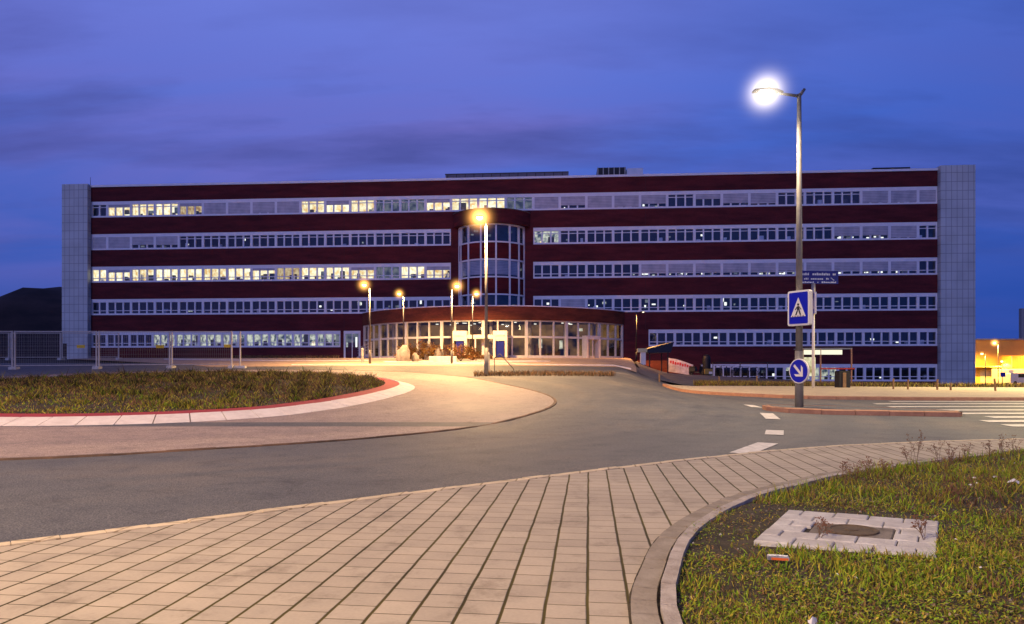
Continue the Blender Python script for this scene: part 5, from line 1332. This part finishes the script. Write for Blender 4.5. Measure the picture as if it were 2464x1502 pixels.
# smoking shelter with red rail behind the signs
p = gp(1938, 926); e = empty('glazed_shelter', (p.x + 0.2, p.y + 1.5, p.z), BROT, 'small lit shelter with red rails and white roof light behind the arrow sign', 'shelter')
mb = MB(); mb.box((0, -0.8, 2.12), (2.9, 0.8, 2.2)); mb.build('shelter_roof', M_roof, e)
mb = MB(); mb.box((0.05, -0.82, 1.80), (2.3, -0.80, 2.08)); mb.build('light_panel', emit('lit_fascia', (1.0, .93, .7), 1.1, None, 1, False), e)
mb = MB(); mb.box((0.0, -0.79, 0.5), (0.75, -0.77, 1.64)); mb.build('lit_pane', emit('lit_pane', (.95, .9, .6), 1.1, (.3, .25, .1), 2, False), e)
for x in (0.03, 1.05, 2.85):
    mb = MB(); mb.tube((x, -0.78, 0), (x, -0.78, 2.15), .05, .05, 8); mb.build('post', M_okerb, e)
mb = MB(); mb.tube((1.05, -.85, .95), (3.0, -.85, .95), .05, .05, 6); mb.build('rail', M_red, e)
# litter bin pair / wooden gatepost
p = gp(2027, 938); e = empty('timber_bin', p, 0.0, 'dark square litter bin with a brown timber front on the far pavement edge', 'litter bin'); kx = FPX / p.y
mb = MB(); mb.bevbox((-.27, -.25, 0), (.27, .25, 0.95), .04); mb.build('bin_body', M_black, e)
mb = MB(); mb.bevbox((-.10, -.275, .02), (.06, -.252, .85), .008); mb.build('timber_slat', M_wood, e)
# stakes along the planting strip
for k, (u, v) in enumerate(((1590, 922), (1736, 928), (1826, 932), (2160, 943), (2195, 944), (2267, 945), (2300, 946), (2410, 948))):
    p = gp(u, v); p.y += 0.35; mb = MB(); h = R.uniform(.4, .65); mb.bevbox((-.028, -.028, -.05), (.028, .028, h), .008); mb.build('wooden_stake', M_wood, loc=p, rot=(R.uniform(-.06, .06), R.uniform(-.06, .06), .3), label='short wooden stake in the planting strip behind the far pavement', cat='stake', group='stakes along the planting strip')
# planting strip behind the far pavement
P_ = []
for k in range(26000):
    t_ = R.random(); i = int(t_ * (len(back) - 1)); q = back[i].lerp(back[min(i+1, len(back)-1)], R.random())
    x = q.x + R.uniform(-.2, .2); y = q.y + R.uniform(0.05, 2.6)
    if x > 50: continue
    P_.append((x, y, hgt(x, y) - .02, R.uniform(.08, .40), .018, R.uniform(.1, .8), vary(R.choice(BROWN + BROWN + OLIVE + [(.05, .045, .02), (.03, .03, .015)]))))
blades('ground_cover', P_, None, kind='stuff')
# brick retaining wall between court and lower road
p = gp(1500, 868)
mb = MB(); mb.box((11.2, 61.8, -0.5), (15.2, 62.15, 1.75)); rw = mb.build('retaining_wall', M_brick2, label='low brick retaining wall between the court and the lower road', cat='wall')

# ------------------------------------------------------------------ lit depot at the right edge
e = empty('depot_building', (88, 132, -2.2), -0.05, 'long ochre lit depot building beyond the right end of the office block', 'building')
mb = MB(); mb.box((-8, 0, 0), (50, 20, 8.6)); mb.build('wall', M_ochre, e)
mb = MB(); mb.box((-8.2, -0.4, 8.6), (50.2, 20.2, 8.9)); mb.build('roof', M_roof, e)
for k in range(9):
    mb = MB(); x = -6 + k * 4.2; mb.box((x, -0.06, 0.05), (x + 2.6, -0.02, 2.9)); mb.build('door', mat('shutter_grey', (.55, .45, .35), .6) if k == 0 else bpy.data.materials['shutter_grey'], e)
mb = MB(); mb.box((-8, -2.2, 3.4), (50, -0.01, 3.65)); mb.build('canopy', mat('ochre_canopy', (.6, .4, .12), .6), e)
GL = 'sodium lamps in front of the depot'
for (x, y, h, en, lb) in ((88.3, 124, 7.6, 24000, 'glaring amber lamp at the left end of the depot, brightest there'), (84.6, 122, 5.6, 7000, 'lower amber lamp at the corner of the office block before the depot'), (92.5, 128, 4.3, 6000, 'low amber lamp near the depot canopy'), (98.5, 124, 7.0, 17000, 'amber lamp on the right half of the depot front'), (101, 116, 9.6, 3000, 'pale lamp standing higher than the depot roof at the right edge')):
    lamp('street_lamp', x, y, h, -0.2, 1, 0.5, 0.08, lb, GL, 1.3, en, (1, .56, .08), (1.5 if h > 7.2 and h < 8 else 0.8, M_halo2), M_olamp, zbase=-2.0)
p = Vector((93.0, 118)); e = empty('traffic_light', (p.x, p.y, -1.9), 0, 'small traffic light showing green before the depot', 'traffic light')
mb = MB(); mb.tube((0, 0, 0), (0, 0, 3.0), .07); mb.build('pole', M_black, e); mb = MB(); mb.bevbox((-.2, -.2, 2.2), (.2, .1, 3.3), .04); mb.build('housing', M_black, e)
mb = MB(); mb.lathe((0, 0, 0), [(.02, 0), (.14, .02), (.16, .05), (.16, .07)], 14); mb.build('green_lens', emit('green_lens', (.05, 1, .3), 3), e, loc=(0, -0.22, 2.4), rot=(PI/2*0 + PI/2, 0, 0))
# parked vans before the depot
def van(x, y, rz, m_, lb):
    e = empty('parked_van', (x, y, -1.95), rz, lb, 'van', 'vans parked before the depot')
    mb = MB(); P = [(-2.4, .35), (2.4, .35), (2.5, .9), (2.35, 1.15), (1.75, 1.3), (1.15, 2.05), (-2.3, 2.1), (-2.4, 1.9)]; plate(mb, P, -.95, .95); mb.build('body', m_, e)
    mb = MB(); plate(mb, [(1.12, 1.95), (1.68, 1.32), (0.5, 1.32), (0.5, 1.95)], -.97, -.955); plate(mb, [(0.3, 1.32), (0.3, 1.95), (-.9, 1.95), (-.9, 1.32)], -.97, -.955); mb.build('side_window', M_black, e)
    for xx in (-1.5, 1.55):
        for yy in (-.9, .9): mb = MB(); mb.tube((xx, yy - .1, .34), (xx, yy + .1, .34), .34, .34, 16); mb.build('wheel', M_tyre, e)
    for yy in (-.7, .7): mb = MB(); mb.bevbox((2.42, yy - .15, .75), (2.52, yy + .15, .95), .02); mb.build('headlight', M_signw, e)
van(90.5, 122, 0.1, mat('van_white', (.7, .68, .65), .4), 'white van parked before the depot near the office block')
van(99, 121, 2.9, mat('van_silver', (.45, .45, .48), .35), 'silver van parked before the right half of the depot')
# dark verge wall before the depot
mb = MB(); mb.box((58, 70, -1.6), (120, 70.4, -0.25)); mb.build('low_wall', mat('dark_wall', (.06, .05, .06), .9), label='long low dark wall between the far pavement and the depot', cat='wall')
e = empty('gate_mast', (124.0, 166, -2), 0, 'grey vertical mast beyond the depot roof at the right edge of the picture', 'mast')
mb = MB(); mb.bevbox((-.45, -.45, 0), (.45, .45, 17.5), .05); mb.build('post', M_pole, e); mb = MB(); mb.bevbox((-.8, -.8, 0), (.8, .8, .4), .05); mb.build('base', M_conc, e)
M_cont = mat('container_white', (.75, .66, .6), .5); M_cont2 = mat('container_orange', (.6, .25, .05), .6)
def container(x, y, w_, h_, m_, lb, z=-2.0):
    e = empty('freight_container', (x, y, z), 0.03, lb, 'container')
    mb = MB(); mb.bevbox((-w_/2, -1.2, .1), (w_/2, 1.2, h_), .06); b_ = mb.build('container_body', m_, e)
    mb = MB(); k = -w_/2 + .2
    while k < w_/2 - .2: mb.box((k, -1.235, .25), (k + .12, -1.202, h_ - .15)); k += .32
    mb.build('rib', m_, b_)
    for xx in (-w_/2 + .06, w_/2 - .06): mb = MB(); mb.box((xx - .08, -1.26, .1), (xx + .08, -1.24, h_)); mb.build('corner_post', M_pole, e)
container(93.5, 128, 5.5, 2.9, M_cont, 'white freight container before the left part of the depot')
container(101.2, 127, 5.0, 2.6, M_cont2, 'orange freight container before the right part of the depot')
container(94.6, 128.5, 3.2, 2.4, M_cont2, 'small orange container standing on top of the white container', 0.95)
for k in range(9):
    x = 83.5 + k * 2.5; mb = MB(); mb.lathe((0, 0, 0), [(.09, 0), (.09, 1.0), (.02, 1.05)], 8); mb.build('bollard', M_black if k % 2 else M_signw, loc=(x, 112 + (k % 3), hgt(x, 112) - .1), label='short bollard in the row in front of the lit depot yard', cat='bollard', group='bollards before the depot yard')
for k in range(5):
    e = empty('yard_sign', (85.5 + k * 3.6, 119 + (k % 2) * 3, -2.0), 0.1, ['pale blue square sign board in the depot yard, leftmost', 'pale board on a post in the depot yard left of the container', 'pale board on a post before the white container', 'pale board between the two containers in the yard', 'pale board at the right end of the depot yard'][k], 'sign board')
    mb = MB(); mb.tube((0, 0, 0), (0, 0, 2.2 + .4 * (k % 3)), .05, .05, 6); mb.build('post', M_black, e); mb = MB(); mb.bevbox((-.5, -.08, 1.5 + .4 * (k % 3)), (.5, -.05, 2.3 + .4 * (k % 3)), .01); mb.build('board', M_signw if k else M_blue, e)
mb = MB(); mb.bevbox((-.35, -.35, 0), (.35, .35, 11.0), .05); mb.build('post', M_pole, e); mb = MB(); mb.bevbox((-.6, -.6, 0), (.6, .6, .4), .05); mb.build('base', M_conc, e)
